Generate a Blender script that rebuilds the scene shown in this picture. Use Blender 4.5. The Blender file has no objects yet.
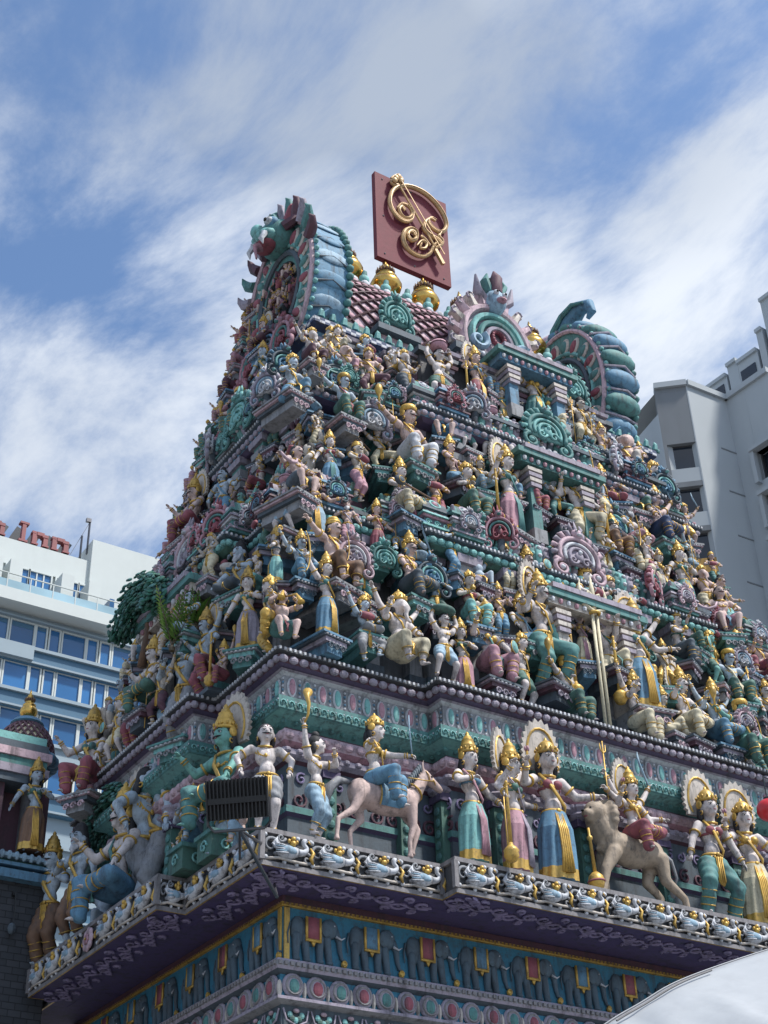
import bpy, bmesh, math, random
from mathutils import Vector, Matrix, Quaternion, noise
PI=math.pi; rnd=random.Random(7)
S=bpy.context.scene; COL=S.collection
V=Vector
# ------------------------------------------------------------------ materials
MAT={}
def paint(name,rgb,rough=.72,metal=0.,grime=.72,gscale=3.,bump=.25,var=.10,dirtcol=(.035,.035,.04)):
    m=bpy.data.materials.new(name); m.use_nodes=True; nt=m.node_tree; N=nt.nodes; L=nt.links; N.clear()
    out=N.new('ShaderNodeOutputMaterial'); b=N.new('ShaderNodeBsdfPrincipled'); L.new(b.outputs[0],out.inputs[0])
    tc=N.new('ShaderNodeNewGeometry'); oi=N.new('ShaderNodeObjectInfo')
    n1=N.new('ShaderNodeTexNoise'); n1.inputs['Scale'].default_value=gscale; n1.inputs['Detail'].default_value=6; n1.inputs['Roughness'].default_value=.65
    mp=N.new('ShaderNodeMapping'); mp.inputs['Scale'].default_value=(2.6,2.6,.40)
    L.new(tc.outputs['Position'],mp.inputs[0]); L.new(mp.outputs[0],n1.inputs['Vector'])
    r1=N.new('ShaderNodeMapRange'); r1.inputs[1].default_value=.50; r1.inputs[2].default_value=.70; r1.inputs[3].default_value=0; r1.inputs[4].default_value=grime
    L.new(n1.outputs[0],r1.inputs[0])
    n2=N.new('ShaderNodeTexNoise'); n2.inputs['Scale'].default_value=gscale*7; n2.inputs['Detail'].default_value=4
    L.new(tc.outputs['Position'],n2.inputs['Vector'])
    h=N.new('ShaderNodeHueSaturation'); h.inputs['Color'].default_value=(*rgb,1)
    r2=N.new('ShaderNodeMapRange'); r2.inputs[3].default_value=1-var*2; r2.inputs[4].default_value=1+var*2
    L.new(n2.outputs[0],r2.inputs[0])
    rr=N.new('ShaderNodeMapRange'); rr.inputs[3].default_value=1-var; rr.inputs[4].default_value=1+var
    L.new(oi.outputs['Random'],rr.inputs[0])
    mu=N.new('ShaderNodeMath'); mu.operation='MULTIPLY'; L.new(r2.outputs[0],mu.inputs[0]); L.new(rr.outputs[0],mu.inputs[1])
    L.new(mu.outputs[0],h.inputs['Value'])
    mx=N.new('ShaderNodeMix'); mx.data_type='RGBA'; mx.inputs[7].default_value=(*dirtcol,1)
    L.new(r1.outputs[0],mx.inputs[0]); L.new(h.outputs[0],mx.inputs[6]); L.new(mx.outputs[2],b.inputs['Base Color'])
    if grime>=.3:   # speckled soot
        n4=N.new('ShaderNodeTexNoise'); n4.inputs['Scale'].default_value=gscale*3.3; n4.inputs['Detail'].default_value=8; n4.inputs['Roughness'].default_value=.8; L.new(tc.outputs['Position'],n4.inputs['Vector'])
        r4=N.new('ShaderNodeMapRange'); r4.inputs[1].default_value=.53; r4.inputs[2].default_value=.66; r4.inputs[4].default_value=.62; L.new(n4.outputs[0],r4.inputs[0])
        m4=N.new('ShaderNodeMix'); m4.data_type='RGBA'; m4.inputs[7].default_value=(.05,.05,.055,1); L.new(r4.outputs[0],m4.inputs[0]); L.new(mx.outputs[2],m4.inputs[6]); L.new(m4.outputs[2],b.inputs['Base Color'])
    b.inputs['Roughness'].default_value=rough; b.inputs['Metallic'].default_value=metal
    if bump:
        bp=N.new('ShaderNodeBump'); bp.inputs['Strength'].default_value=bump; bp.inputs['Distance'].default_value=.01
        L.new(n2.outputs[0],bp.inputs['Height']); L.new(bp.outputs[0],b.inputs['Normal'])
    MAT[name]=m; return m
for n,c in dict(teal=(.075,.205,.20),aqua=(.17,.40,.39),green=(.06,.145,.12),darkgreen=(.015,.06,.045),blue=(.10,.225,.34),paleblue=(.24,.36,.46),
        navy=(.03,.055,.13),pink=(.40,.22,.27),rose=(.26,.075,.10),palepink=(.48,.35,.40),lilac=(.29,.26,.32),purple=(.085,.065,.13),
        plum=(.10,.045,.065),white=(.50,.52,.56),skinw=(.57,.52,.51),skinb=(.36,.44,.52),skinp=(.52,.39,.36),sking=(.15,.36,.32),grey=(.24,.25,.27),
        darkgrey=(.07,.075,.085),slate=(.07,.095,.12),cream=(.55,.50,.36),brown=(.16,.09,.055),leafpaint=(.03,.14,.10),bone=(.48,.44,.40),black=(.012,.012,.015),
        elephant=(.075,.115,.15),framegrey=(.22,.21,.22),soffit=(.07,.055,.15),scroll=(.22,.19,.33),tealwall=(.03,.17,.27)).items():
    paint(n,c)
paint('maroon',(.045,.012,.02))
paint('gold',(.55,.35,.08),rough=.45,metal=.35,grime=.55,var=.12)
paint('brass',(.62,.38,.10),rough=.25,metal=.95,grime=.25,var=.05)
paint('eye',(.01,.01,.012),grime=0,bump=0); paint('red',(.42,.012,.018),rough=.35,grime=.1); paint('panelred',(.13,.018,.03),rough=.75,grime=.15,gscale=1.5)
paint('emblem',(.50,.33,.16),rough=.45,metal=.2,grime=.35)
paint('hotelwhite',(.52,.56,.55),rough=.8,grime=.12,gscale=.25,bump=.05,var=.02,dirtcol=(.3,.32,.3))
paint('hotelband',(.05,.13,.21),rough=.4,grime=.1,gscale=.3,bump=0,var=.02)
paint('hotelgrey',(.25,.32,.37),rough=.7,grime=.12,gscale=.3,bump=.05,var=.02,dirtcol=(.2,.22,.24))
paint('letter',(.20,.04,.045),rough=.5,grime=.15)
paint('lionskin',(.36,.29,.22))
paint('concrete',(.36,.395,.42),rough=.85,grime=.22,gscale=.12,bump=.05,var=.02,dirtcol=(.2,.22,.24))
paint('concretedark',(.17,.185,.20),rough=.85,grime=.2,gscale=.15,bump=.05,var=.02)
paint('yellow',(.5,.28,.07)); paint('asphalt',(.05,.05,.052),rough=.9); paint('paving',(.24,.23,.22),rough=.9)
paint('tarp',(.36,.38,.40),rough=.5,grime=.28,gscale=2.,bump=.1,var=.03,dirtcol=(.25,.26,.28))
paint('tarpseam',(.10,.10,.11),rough=.6); paint('metaldark',(.025,.027,.03),rough=.5,metal=.3,grime=.2); paint('steel',(.12,.12,.13),rough=.4,metal=.8,grime=.2)
paint('fern',(.07,.15,.022),rough=.45,grime=.1,bump=0,var=.25); paint('stem',(.08,.06,.03))
def glassmat(name,rgb,rough=.06,spec=.6):
    m=bpy.data.materials.new(name); m.use_nodes=True; nt=m.node_tree; N=nt.nodes; L=nt.links; b=N['Principled BSDF']
    g=N.new('ShaderNodeNewGeometry'); n=N.new('ShaderNodeTexNoise'); n.inputs['Scale'].default_value=.35; L.new(g.outputs['Position'],n.inputs['Vector'])
    h=N.new('ShaderNodeHueSaturation'); h.inputs['Color'].default_value=(*rgb,1); r=N.new('ShaderNodeMapRange'); r.inputs[3].default_value=.5; r.inputs[4].default_value=1.5
    oi=N.new('ShaderNodeObjectInfo'); r3=N.new('ShaderNodeMapRange'); r3.inputs[3].default_value=.75; r3.inputs[4].default_value=1.25; L.new(oi.outputs['Random'],r3.inputs[0])
    mu=N.new('ShaderNodeMath'); mu.operation='MULTIPLY'; L.new(n.outputs[0],r.inputs[0]); L.new(r.outputs[0],mu.inputs[0]); L.new(r3.outputs[0],mu.inputs[1]); L.new(mu.outputs[0],h.inputs['Value'])
    L.new(h.outputs[0],b.inputs['Base Color']); b.inputs['Roughness'].default_value=rough; b.inputs['Specular IOR Level'].default_value=spec; MAT[name]=m
glassmat('glassblue',(.03,.12,.28)); glassmat('glassdark',(.012,.018,.028)); glassmat('railglass',(.30,.45,.52),.1)
def brickmat():
    m=bpy.data.materials.new('brickwall'); m.use_nodes=True; nt=m.node_tree; N=nt.nodes; L=nt.links; b=N['Principled BSDF']
    g=N.new('ShaderNodeNewGeometry'); mp=N.new('ShaderNodeMapping'); mp.inputs['Rotation'].default_value=(PI/2,0,0)
    br=N.new('ShaderNodeTexBrick'); br.inputs['Scale'].default_value=2.2; br.inputs['Color1'].default_value=(.05,.055,.065,1); br.inputs['Color2'].default_value=(.035,.04,.048,1); br.inputs['Mortar'].default_value=(.02,.022,.027,1)
    br.inputs['Mortar Size'].default_value=.015
    L.new(g.outputs['Position'],mp.inputs[0]); L.new(mp.outputs[0],br.inputs['Vector']); L.new(br.outputs[0],b.inputs['Base Color']); b.inputs['Roughness'].default_value=.85
    bp=N.new('ShaderNodeBump'); bp.inputs['Distance'].default_value=.02; L.new(br.outputs['Fac'],bp.inputs['Height']); bp.invert=True; L.new(bp.outputs[0],b.inputs['Normal']); MAT['brickwall']=m
brickmat()
# ------------------------------------------------------------------ mesh builder
class MB:
    def __init__(s): s.v=[];s.f=[];s.m=[];s.mats=[];s.cur=0
    def use(s,name):
        if name not in s.mats: s.mats.append(name)
        s.cur=s.mats.index(name); return s
    def add(s,vs,fs,M=None):
        o=len(s.v)
        if M is not None: vs=[M@V(p) for p in vs]
        s.v.extend([tuple(p) for p in vs]); s.f.extend([tuple(i+o for i in f) for f in fs]); s.m.extend([s.cur]*len(fs)); return s
    def box(s,c,d,M=None,rot=None,taper=1.):
        x,y,z=d[0]/2,d[1]/2,d[2]/2
        vs=[V((sx*x*(taper if sz>0 else 1),sy*y*(taper if sz>0 else 1),sz*z)) for sz in(-1,1) for sx,sy in((-1,-1),(1,-1),(1,1),(-1,1))]
        if rot is not None: vs=[rot@p for p in vs]
        vs=[p+V(c) for p in vs]
        return s.add(vs,[(3,2,1,0),(4,5,6,7),(0,1,5,4),(1,2,6,5),(2,3,7,6),(3,0,4,7)],M)
    def b2(s,a,b,M=None): return s.box([(a[i]+b[i])/2 for i in range(3)],[abs(b[i]-a[i]) for i in range(3)],M)
    def loft(s,rings,closed=True,cap=True,M=None):
        n=len(rings[0]); vs=[p for r in rings for p in r]; fs=[]
        for i in range(len(rings)-1):
            for j in range(n if closed else n-1):
                k=(j+1)%n; fs.append((i*n+j,i*n+k,(i+1)*n+k,(i+1)*n+j))
        if cap: fs.append(tuple(range(n))[::-1]); fs.append(tuple(range((len(rings)-1)*n,len(rings)*n)))
        return s.add(vs,fs,M)
    def lathe(s,prof,n=12,c=(0,0,0),M=None,sx=1,sy=1):
        rings=[[V((c[0]+r*sx*math.cos(2*PI*j/n),c[1]+r*sy*math.sin(2*PI*j/n),c[2]+z)) for j in range(n)] for r,z in prof]
        return s.loft(rings,M=M)
    def ell(s,c,r,n=10,k=6,rot=None,M=None):
        vs=[];c=V(c)
        for i in range(k+1):
            t=PI*i/k
            for j in range(n):
                a=2*PI*j/n; p=V((r[0]*math.sin(t)*math.cos(a),r[1]*math.sin(t)*math.sin(a),-r[2]*math.cos(t)))
                if i in(0,k): p=V((r[0]*.04*math.cos(a),r[1]*.04*math.sin(a),-r[2]*math.cos(t)))
                vs.append((rot@p if rot is not None else p)+c)
        fs=[(i*n+j,i*n+(j+1)%n,(i+1)*n+(j+1)%n,(i+1)*n+j) for i in range(k) for j in range(n)]
        fs.append(tuple(range(n))[::-1]); fs.append(tuple(range(k*n,(k+1)*n))); return s.add(vs,fs,M)
    def tube(s,path,rad,n=6,flat=1.,up=None,M=None,cap=True):
        path=[V(p) for p in path]; N_=len(path)
        if not hasattr(rad,'__len__'): rad=[rad]*N_
        rings=[];last=None
        for i,p in enumerate(path):
            t=(path[min(i+1,N_-1)]-path[max(i-1,0)])
            if t.length<1e-9: t=V((0,0,1))
            t.normalize()
            if up is not None: a=V(up)-t*t.dot(V(up))
            elif last is None: a=t.orthogonal()
            else: a=last-t*t.dot(last)
            if a.length<1e-6: a=t.orthogonal()
            a.normalize(); last=a; b=t.cross(a)
            rings.append([p+(a*math.cos(2*PI*j/n)*flat+b*math.sin(2*PI*j/n))*rad[i] for j in range(n)])
        return s.loft(rings,M=M,cap=cap)
    def cap(s,a,b,ra,rb,n=10,M=None):
        a=V(a);b=V(b);t=(b-a); L=t.length
        if L<1e-6: return s.ell(a,(ra,)*3,n,M=M)
        t/=L; pts=[];rs=[]
        for k in range(4): th=PI/2*(1-k/3.); pts.append(a-t*ra*math.sin(th)); rs.append(max(ra*math.cos(th),ra*.05))
        for k in range(4): th=PI/2*k/3.; pts.append(b+t*rb*math.sin(th)); rs.append(max(rb*math.cos(th),rb*.05))
        # frames fixed
        u=t.orthogonal().normalized(); w=t.cross(u)
        return s.loft([[p+(u*math.cos(2*PI*j/n)+w*math.sin(2*PI*j/n))*r for j in range(n)] for p,r in zip(pts,rs)],M=M)
    def torus(s,c,R,r,n=14,k=5,rot=None,M=None,sx=1,sy=1):
        c=V(c); vs=[]
        for i in range(n):
            a=2*PI*i/n
            for j in range(k):
                b=2*PI*j/k; p=V(((R+r*math.cos(b))*math.cos(a)*sx,(R+r*math.cos(b))*math.sin(a)*sy,r*math.sin(b)))
                vs.append((rot@p if rot is not None else p)+c)
        return s.add(vs,[(i*k+j,((i+1)%n)*k+j,((i+1)%n)*k+(j+1)%k,i*k+(j+1)%k) for i in range(n) for j in range(k)],M)
    def prism(s,poly,y0,y1,M=None):   # poly in xz plane, extruded y0..y1
        return s.loft([[V((x,y0,z)) for x,z in poly],[V((x,y1,z)) for x,z in poly]],M=M)
    def merge(s,o,M=None):
        cur=s.cur; base=len(s.v); s.v.extend([tuple(M@V(p)) if M is not None else p for p in o.v])
        for f,m in zip(o.f,o.m):
            s.use(o.mats[m] if o.mats else s.mats[cur]); s.f.append(tuple(i+base for i in f)); s.m.append(s.cur)
        s.cur=cur; return s
    def mesh(s,name,smooth=False):
        me=bpy.data.meshes.new(name); me.from_pydata(s.v,[],s.f)
        for n in (s.mats or ['white']): me.materials.append(MAT[n])
        me.polygons.foreach_set('material_index',s.m)
        bm=bmesh.new(); bm.from_mesh(me); bmesh.ops.recalc_face_normals(bm,faces=bm.faces); bm.to_mesh(me); bm.free()
        if smooth: me.shade_smooth(); 
        me.update(); return me
    def build(s,name,parent=None,smooth=False,loc=None):
        o=bpy.data.objects.new(name,s.mesh(name,smooth)); COL.objects.link(o)
        if parent is not None: o.parent=parent
        if loc is not None: o.location=loc
        return o
def autosmooth(o,ang=40):
    me=o.data; me.shade_smooth()
    me.set_sharp_from_angle(angle=math.radians(ang)); return o
def empty(name,loc=(0,0,0),rz=0,label=None,cat=None,group=None):
    o=bpy.data.objects.new(name,None); COL.objects.link(o); o.location=loc; o.rotation_euler=(0,0,rz); o.empty_display_size=.1
    if label:o['label']=label
    if cat:o['category']=cat
    if group:o['group']=group
    return o
def tag(o,label=None,cat=None,group=None,kind=None):
    for k,v in (('label',label),('category',cat),('group',group),('kind',kind)):
        if v:o[k]=v
    return o
def inst(name,me,parent=None,loc=(0,0,0),rz=0,sc=None,rot=None):
    o=bpy.data.objects.new(name,me); COL.objects.link(o); o.location=loc
    o.rotation_euler=rot if rot is not None else (0,0,rz)
    if sc is not None:o.scale=sc if hasattr(sc,'__len__') else (sc,)*3
    if parent is not None:o.parent=parent
    return o
# ------------------------------------------------------------------ camera (a phone, held at eye height)
FPX=1480.; pitch,roll,yaw=[math.radians(a) for a in (34.1,-1.85,33.7)]
Fw=V((math.cos(pitch)*math.sin(yaw),math.cos(pitch)*math.cos(yaw),math.sin(pitch)))
r_=Fw.cross(V((0,0,1))).normalized(); u_=r_.cross(Fw)
Rt=math.cos(roll)*r_+math.sin(roll)*u_; Up=-math.sin(roll)*r_+math.cos(roll)*u_
def ray(x,y): return Fw*FPX+Rt*(x-384)-Up*(y-512)
ZL=9.2; d=ray(262,826); CAM=V((0,0,ZL))-d*((ZL-1.6)/d.z)
def onz(x,y,z): d=ray(x,y); return CAM+d*((z-CAM.z)/d.z)
def onx(x,y,X): d=ray(x,y); return CAM+d*((X-CAM.x)/d.x)
def ony(x,y,Y): d=ray(x,y); return CAM+d*((Y-CAM.y)/d.y)
cd=bpy.data.cameras.new('camera'); cam=bpy.data.objects.new('camera',cd); COL.objects.link(cam); S.camera=cam
cd.sensor_fit='VERTICAL'; cd.sensor_height=24; cd.lens=FPX/1024*24; cd.clip_end=3000; cd.clip_start=.05
M3=Matrix((Rt,Up,-Fw)).transposed(); cam.matrix_world=Matrix.Translation(CAM)@M3.to_4x4()
# ------------------------------------------------------------------ tower plan
W,D=13.8,8.9
def plan(s,z,off=0,pf=.35,pl=.45,b=None,c=None,rect=False):
    D=9.25 if s==0 else globals()['D']; dx,dr,dy=(0,0,0) if s<1.2 else (0,.3,0) if s<1.6 else (.40,.55,.15) if s<2 else (.62,.65,.3)
    if not rect and s>1.6: pl-=(s-1.6)*.6; pf+=dy
    x0=s+dx-off; y0=s*(1+.06*s)+dy-off; x1=W-s-dx-dr+off; db=0 if s<1.2 else .25 if s<1.6 else .85 if s<2 else 1.25; y1=D-y0-db
    if rect: P=[(x0,y0),(x1,y0),(x1,y1),(x0,y1)]
    else:
        b=(2.87+.75*s if b is None else b)-off; c=(2.23 if s==0 else 2.9+.12*s)-off
        P=[(x0,y0),(b,y0),(b,y0-pf),(W-b,y0-pf),(W-b,y0),(x1,y0),(x1,c),(x1+pl,c),(x1+pl,D-c-db),(x1,D-c-db),(x1,y1),(W-b,y1),(W-b,y1+pf),(b,y1+pf),(b,y1),(x0,y1),(x0,D-c-db),(x0-pl,D-c-db),(x0-pl,c),(x0,c)]
    return [V((x,y,z)) for x,y in P]
def mould(mb,s,prof,rect=False,capit=True):   # prof: (off,z,material of the band that starts here)
    for i in range(len(prof)-1):
        mb.use(prof[i][2]); mb.loft([plan(s,prof[i][1],prof[i][0],rect=rect),plan(s,prof[i+1][1],prof[i+1][0],rect=rect)],cap=False)
    if capit:
        mb.use(prof[0][2]); mb.add(plan(s,prof[0][1],prof[0][0],rect=rect),[tuple(range(4 if rect else 20))[::-1]])
        mb.use(prof[-1][2]); mb.add(plan(s,prof[-1][1],prof[-1][0],rect=rect),[tuple(range(4 if rect else 20))])
def along(s,off,z,step,fn,rect=False,edges=None,faces=('F','L')):
    """walk the visible sides of the plan; fn(pos, angle, face)"""
    P=plan(s,z,off,rect=rect); n=len(P)
    for i in range(n):
        a,b=P[i],P[(i+1)%n]; t=(b-a); L=t.length
        if L<.12: continue
        t/=L; out=V((t.y,-t.x,0))
        f='F' if out.y<-.5 else 'L' if out.x<-.5 else 'R' if out.x>.5 else 'B'
        if f not in faces: continue
        if f in 'F' and a.y>D/2 or f=='L' and a.x>W/2 or (s==0 and a.y>7.0): continue
        k=max(1,int(round(L/step))); ang=math.atan2(t.y,t.x)
        for j in range(k): fn(a+t*(L*(j+.5)/k),ang,f,L/k)
def Mz(p,ang,sc=1.): return Matrix.Translation(p)@Matrix.Rotation(ang,4,'Z')@Matrix.Scale(sc,4)
# ------------------------------------------------------------------ statues
def vox(mb,size,smooth=4,fac=.5):
    o=bpy.data.objects.new('tmp',mb.mesh('tmp')); COL.objects.link(o)
    m=o.modifiers.new('r','REMESH'); m.mode='VOXEL'; m.voxel_size=size; m.use_smooth_shade=True
    if smooth: k=o.modifiers.new('s','SMOOTH'); k.iterations=smooth; k.factor=fac
    dg=bpy.context.evaluated_depsgraph_get(); me=bpy.data.meshes.new_from_object(o.evaluated_get(dg))
    old=o.data; bpy.data.objects.remove(o); bpy.data.meshes.remove(old); return me
def addmb(me,mb):
    """append loose geometry (fingers) to a remeshed mesh"""
    bm=bmesh.new(); bm.from_mesh(me); t=mb.mesh('t'); bm.from_mesh(t); bmesh.ops.recalc_face_normals(bm,faces=bm.faces); bm.to_mesh(me); bm.free(); bpy.data.meshes.remove(t); me.shade_smooth(); return me
def ik(a,b,l1,l2,hint):
    a=V(a);b=V(b);t=b-a;L=t.length; mx=(l1+l2)*.995
    if L>mx: b=a+t*(mx/L); L=mx; t=b-a
    if L<.05: L=.05
    t=t.normalized(); x=(l1*l1-l2*l2+L*L)/(2*L); h=math.sqrt(max(l1*l1-x*x,0)); hv=V(hint)-t*t.dot(V(hint))
    if hv.length<1e-4: hv=t.orthogonal()
    return a+t*x+hv.normalized()*h,b
LT0=1.14; HS=1.24
POSE=dict(
 # pelvis z, feet (L,R), knees hint ; x is the statue's own left->right as seen, -y is forward
 stand=dict(pel=(.01,0,.50),feet=((-.06,-.02,.04),(.075,.0,.04)),knee=((-.1,-1,0),(.15,-1,0)),lean=(-.015,.0)),
 stride=dict(pel=(0,0,.47),feet=((-.15,-.05,.04),(.15,.02,.04)),knee=((-.5,-1,0),(.5,-1,0)),lean=(.02,0)),
 dance=dict(pel=(0,0,.45),feet=((-.05,-.03,.04),(.14,-.12,.16)),knee=((-.9,-.6,0),(1,-.5,.3)),lean=(-.04,0)),
 legup=dict(pel=(-.02,0,.48),feet=((-.07,0,.04),(.15,-.12,.16)),knee=((-.2,-1,0),(.6,-1,.3)),lean=(0,0)),
 sit=dict(pel=(0,0.03,.27),feet=((-.09,-.20,.035),(.09,-.20,.035)),knee=((-.3,-.4,1),(.3,-.4,1)),lean=(0,0)),
 halflotus=dict(pel=(0,0.03,.27),feet=((-.07,-.22,.03),(-.02,-.20,.22)),knee=((-.2,-.4,1),(1,-.3,.1)),lean=(.01,0)),
 cross=dict(pel=(0,0,.10),feet=((.11,-.15,.05),(-.11,-.15,.05)),knee=((-1,-.3,.05),(1,-.3,.05)),lean=(0,0)),
 kneel=dict(pel=(0,.02,.17),feet=((-.08,.16,.04),(.10,-.20,.03)),knee=((-.2,-1,-.2),(.2,-.6,1)),lean=(0,0)),
 lounge=dict(pel=(-.05,0,.14),feet=((.28,-.12,.05),(.12,-.2,.04)),knee=((.3,-.5,.6),(.3,-.5,1)),lean=(-.06,0)),
)
ARMS=dict(  # hand target relative to shoulder centre, for the right-hand side (x mirrored for the other)
 down=((.17,-.03,-.30),(.6,.5,-.2)), bless=((.16,-.17,.02),(.5,.2,-1)), up=((.13,-.02,.33),(1,.2,0)), carry=((.05,-.01,.27),(1,.0,0)), hip=((.10,-.05,-.22),(1,.3,0)),
 chest=((-.05,-.13,-.07),(1,.0,-.6)), anjali=((-.005,-.13,-.03),(1,.1,-.8)), knee=((.10,-.20,-.27),(1,.1,-.2)), out=((.33,-.06,.06),(.1,.3,-1)), side=((.26,-.08,-.10),(.3,.3,-1)),
 mace=((.19,-.08,-.20),(.6,.5,-.2)), mouth=((-.03,-.17,.08),(1,.1,-.6)), belly=((.0,-.15,-.16),(1,0,-.5)), back=((.22,.02,.12),(1,.3,-.6)), high=((.22,-.02,.25),(1,.2,-.3)),
 front=((.06,-.30,-.05),(.6,0,-1)), low=((.20,-.10,-.30),(1,0,0)))
FIGS={}
def hand(mb,w,d,curl=.5,sc=1.,side=1):
    """palm, four unequal curled fingers and a thumb from the side of the palm"""
    d=d.normalized(); n=d.cross(V((0,0,1)));  n=n.normalized() if n.length>.1 else V((1,0,0)); b=n.cross(d)
    p=w+d*.018*sc
    for k,(o,l) in enumerate(((-.0125,.030),(-.0042,.035),(.0042,.033),(.0125,.026))):
        st=p+d*.016*sc+n*o*sc; m_=st+d*l*.5*sc-b*l*.25*curl*sc; e=m_+(d*(1-curl*.9)-b*curl)*l*.55*sc
        mb.tube([st-d*.01,m_,e],[.0055*sc,.005*sc,.0035*sc],n=4)
    st=p-d*.006*sc+n*.016*side*sc; mb.tube([st,st+(n*side*.8+d)*.014*sc,st+(n*side*.5+d-b*.6)*.03*sc],[.007*sc,.006*sc,.004*sc],n=4)
def figure(key,pose='stand',arms=('down','down'),female=False,fat=0.,skirt=False,crown='tall',halo=None,items=(),beard=None,extra=(),head='man',turn=0.,bare=False,twist=0.,res=.0135,wrap='dhoti',face=True):
    """build one statue type of height 1 (to the top of the head) -> list of (part name, mesh)"""
    if key in FIGS: return FIGS[key]
    LT=LT0; P=POSE[pose]; pel=V(P['pel']); lx,ly=P['lean']
    chest=pel+V((lx,ly,.235)); sh=chest+V((lx*.5,0,.075)); neck=sh+V((0,-.005,.045)); hd=neck+V((lx*-.3,-.015,.082))
    if pose=='lounge': hd=hd+V((-.02,0,0))
    SW=.115 if female else .125; b=MB(); b.use('skinw')
    f=1+fat
    b.ell(chest+V((0,0,0)),(.098 if not female else .085,.062*f,.095),12,8); b.ell(sh+V((0,0,-.01)),(SW*.95,.045,.035),12,6)
    b.ell(pel+V((0,-.012*(1+fat*2),.095)),(.066*f,.056*f+fat*.03,.085),12,8); b.ell(pel,(.088*f,.070*f,.075),12,8)
    if female:
        for sx in(-1,1): b.ell(chest+V((sx*.040,-.055,.015)),(.036,.034,.034),8,6)
    elif not fat:
        for sx in(-1,1): b.ell(chest+V((sx*.045,-.045,.03)),(.042,.022,.030),8,6)
    b.cap(sh,neck+V((0,-.004,.03)),.042,.034)
    # head
    T=Matrix.Rotation(turn,3,'Z')
    def H(x,y,z): return hd+T@V((x,y,z))
    b.ell(hd,(.056,.062,.070),14,10,rot=T); b.ell(H(0,-.018,-.038),(.038,.040,.032),10,7,rot=T); b.ell(H(0,-.056,-.056),(.016,.012,.012),8,5)
    for sx in(-1,1):
        b.ell(H(sx*.058,.006,-.012),(.010,.016,.024),8,6,rot=T); b.ell(H(sx*.026,-.042,-.022),(.018,.018,.014),8,5)
        b.ell(H(sx*.022,-.056,.018),(.019,.008,.006),8,4,rot=T)
    if head=='elephant':
        for sx in(-1,1): b.ell(H(sx*.085,.01,.0),(.052,.010,.060),10,6,rot=T)
        b.tube([H(0,-.05,-.01),H(0,-.085,-.06),H(.005,-.095,-.13),H(.02,-.105,-.19),H(.05,-.115,-.20)],[.034,.028,.022,.018,.014],8)
        for sx in(-1,1): b.tube([H(sx*.03,-.055,-.035),H(sx*.04,-.095,-.06)],[.010,.005],6)
    elif head=='lion':
        b.ell(H(0,-.055,-.015),(.036,.035,.028),8,6); b.ell(H(0,-.05,-.055),(.026,.03,.014),8,5)
        for k in range(16):
            a=2*PI*k/16; b.ell(H(.075*math.cos(a),.01,.075*math.sin(a)-.01),(.026,.028,.026),6,4)
    else:
        b.tube([H(0,-.060,.014),H(0,-.073,-.008),H(0,-.064,-.016)],[.007,.011,.009],6); b.ell(H(0,-.058,-.030),(.017,.009,.0055),8,4); b.ell(H(0,-.056,-.039),(.014,.009,.005),8,4)
    fing=MB(); fing.use('skinw'); jw=MB().use('gold'); drape=MB(); gar='garment'; armpts=[]
    allarms=[(-1,arms[0])]+[(1,arms[1])]+list(extra)
    for i,(sx,an) in enumerate(allarms):
        tg,hint=ARMS[an]; s0=sh+V((sx*SW,.0 if i<2 else .03,-.005 if i<2 else .01)); w=s0+V((sx*tg[0]*.92,tg[1],tg[2])); el,w=ik(s0,w,.155,.145,(sx*hint[0],hint[1],hint[2]))
        b.cap(s0,el,(.036 if female else .041)*LT,.028*LT,8); b.cap(el,w,.029*LT,.020*LT,8); dr=(w-el).normalized()
        if an in('knee','belly','mace'): dr=(dr+V((0,-.4,-.5))).normalized()
        b.ell(w+dr*.022,(.019,.013,.024),8,5,rot=dr.to_track_quat('Z','Y').to_matrix()); hand(fing,w,dr,.9 if an in('mace','up','chest','mouth','front') else .35,1.15,-sx)
        q=(el-s0).to_track_quat('Z','Y').to_matrix(); jw.torus(s0+(el-s0)*.55,.041,.009,10,5,rot=q); q2=(w-el).to_track_quat('Z','Y').to_matrix(); jw.torus(el+(w-el)*.9,.027,.0065,10,4,rot=q2)
        if i<2 or len(extra)>0: jw.torus(el+(w-el)*.75,.025,.005,10,4,rot=q2)
        armpts.append((sx,s0,el,w))
    legs=[]; LT=LT0*(.72 if skirt else 1)
    for i,sx in enumerate((-1,1)):
        hp=pel+V((sx*.052,0,-.02)); ft=V(P['feet'][i]); kn,an_=ik(hp,ft+V((0,.015,.02)),.235 if not skirt else .218,.225 if not skirt else .208,P['knee'][i]); legs.append((hp,kn,an_))
        b.cap(hp,kn,.064*f*LT,.042*LT,10); b.cap(kn,an_,.042*LT,.025*LT,10); fd=V((sx*.25,-1,0)).normalized()
        if pose=='cross': fd=V((-sx,-.3,0)).normalized()
        b.cap(an_+V((0,.0,-.012)),an_+fd*.065+V((0,0,-.022)),.021,.016,8)
        for k in range(4): b.ell(an_+fd*.085+V((fd.y*-(k-1.5)*.011,fd.x*(k-1.5)*.011,-.026)),(.008,.012,.007),6,4)
        q=(an_-kn).to_track_quat('Z','Y').to_matrix(); jw.torus(an_+(kn-an_)*.08,.029,.007,10,4,rot=q)
    parts=[]
    body=vox(b,res,3); addmb(body,fing); parts.append(('body',body))
    # garment
    g=MB().use('teal')
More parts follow.
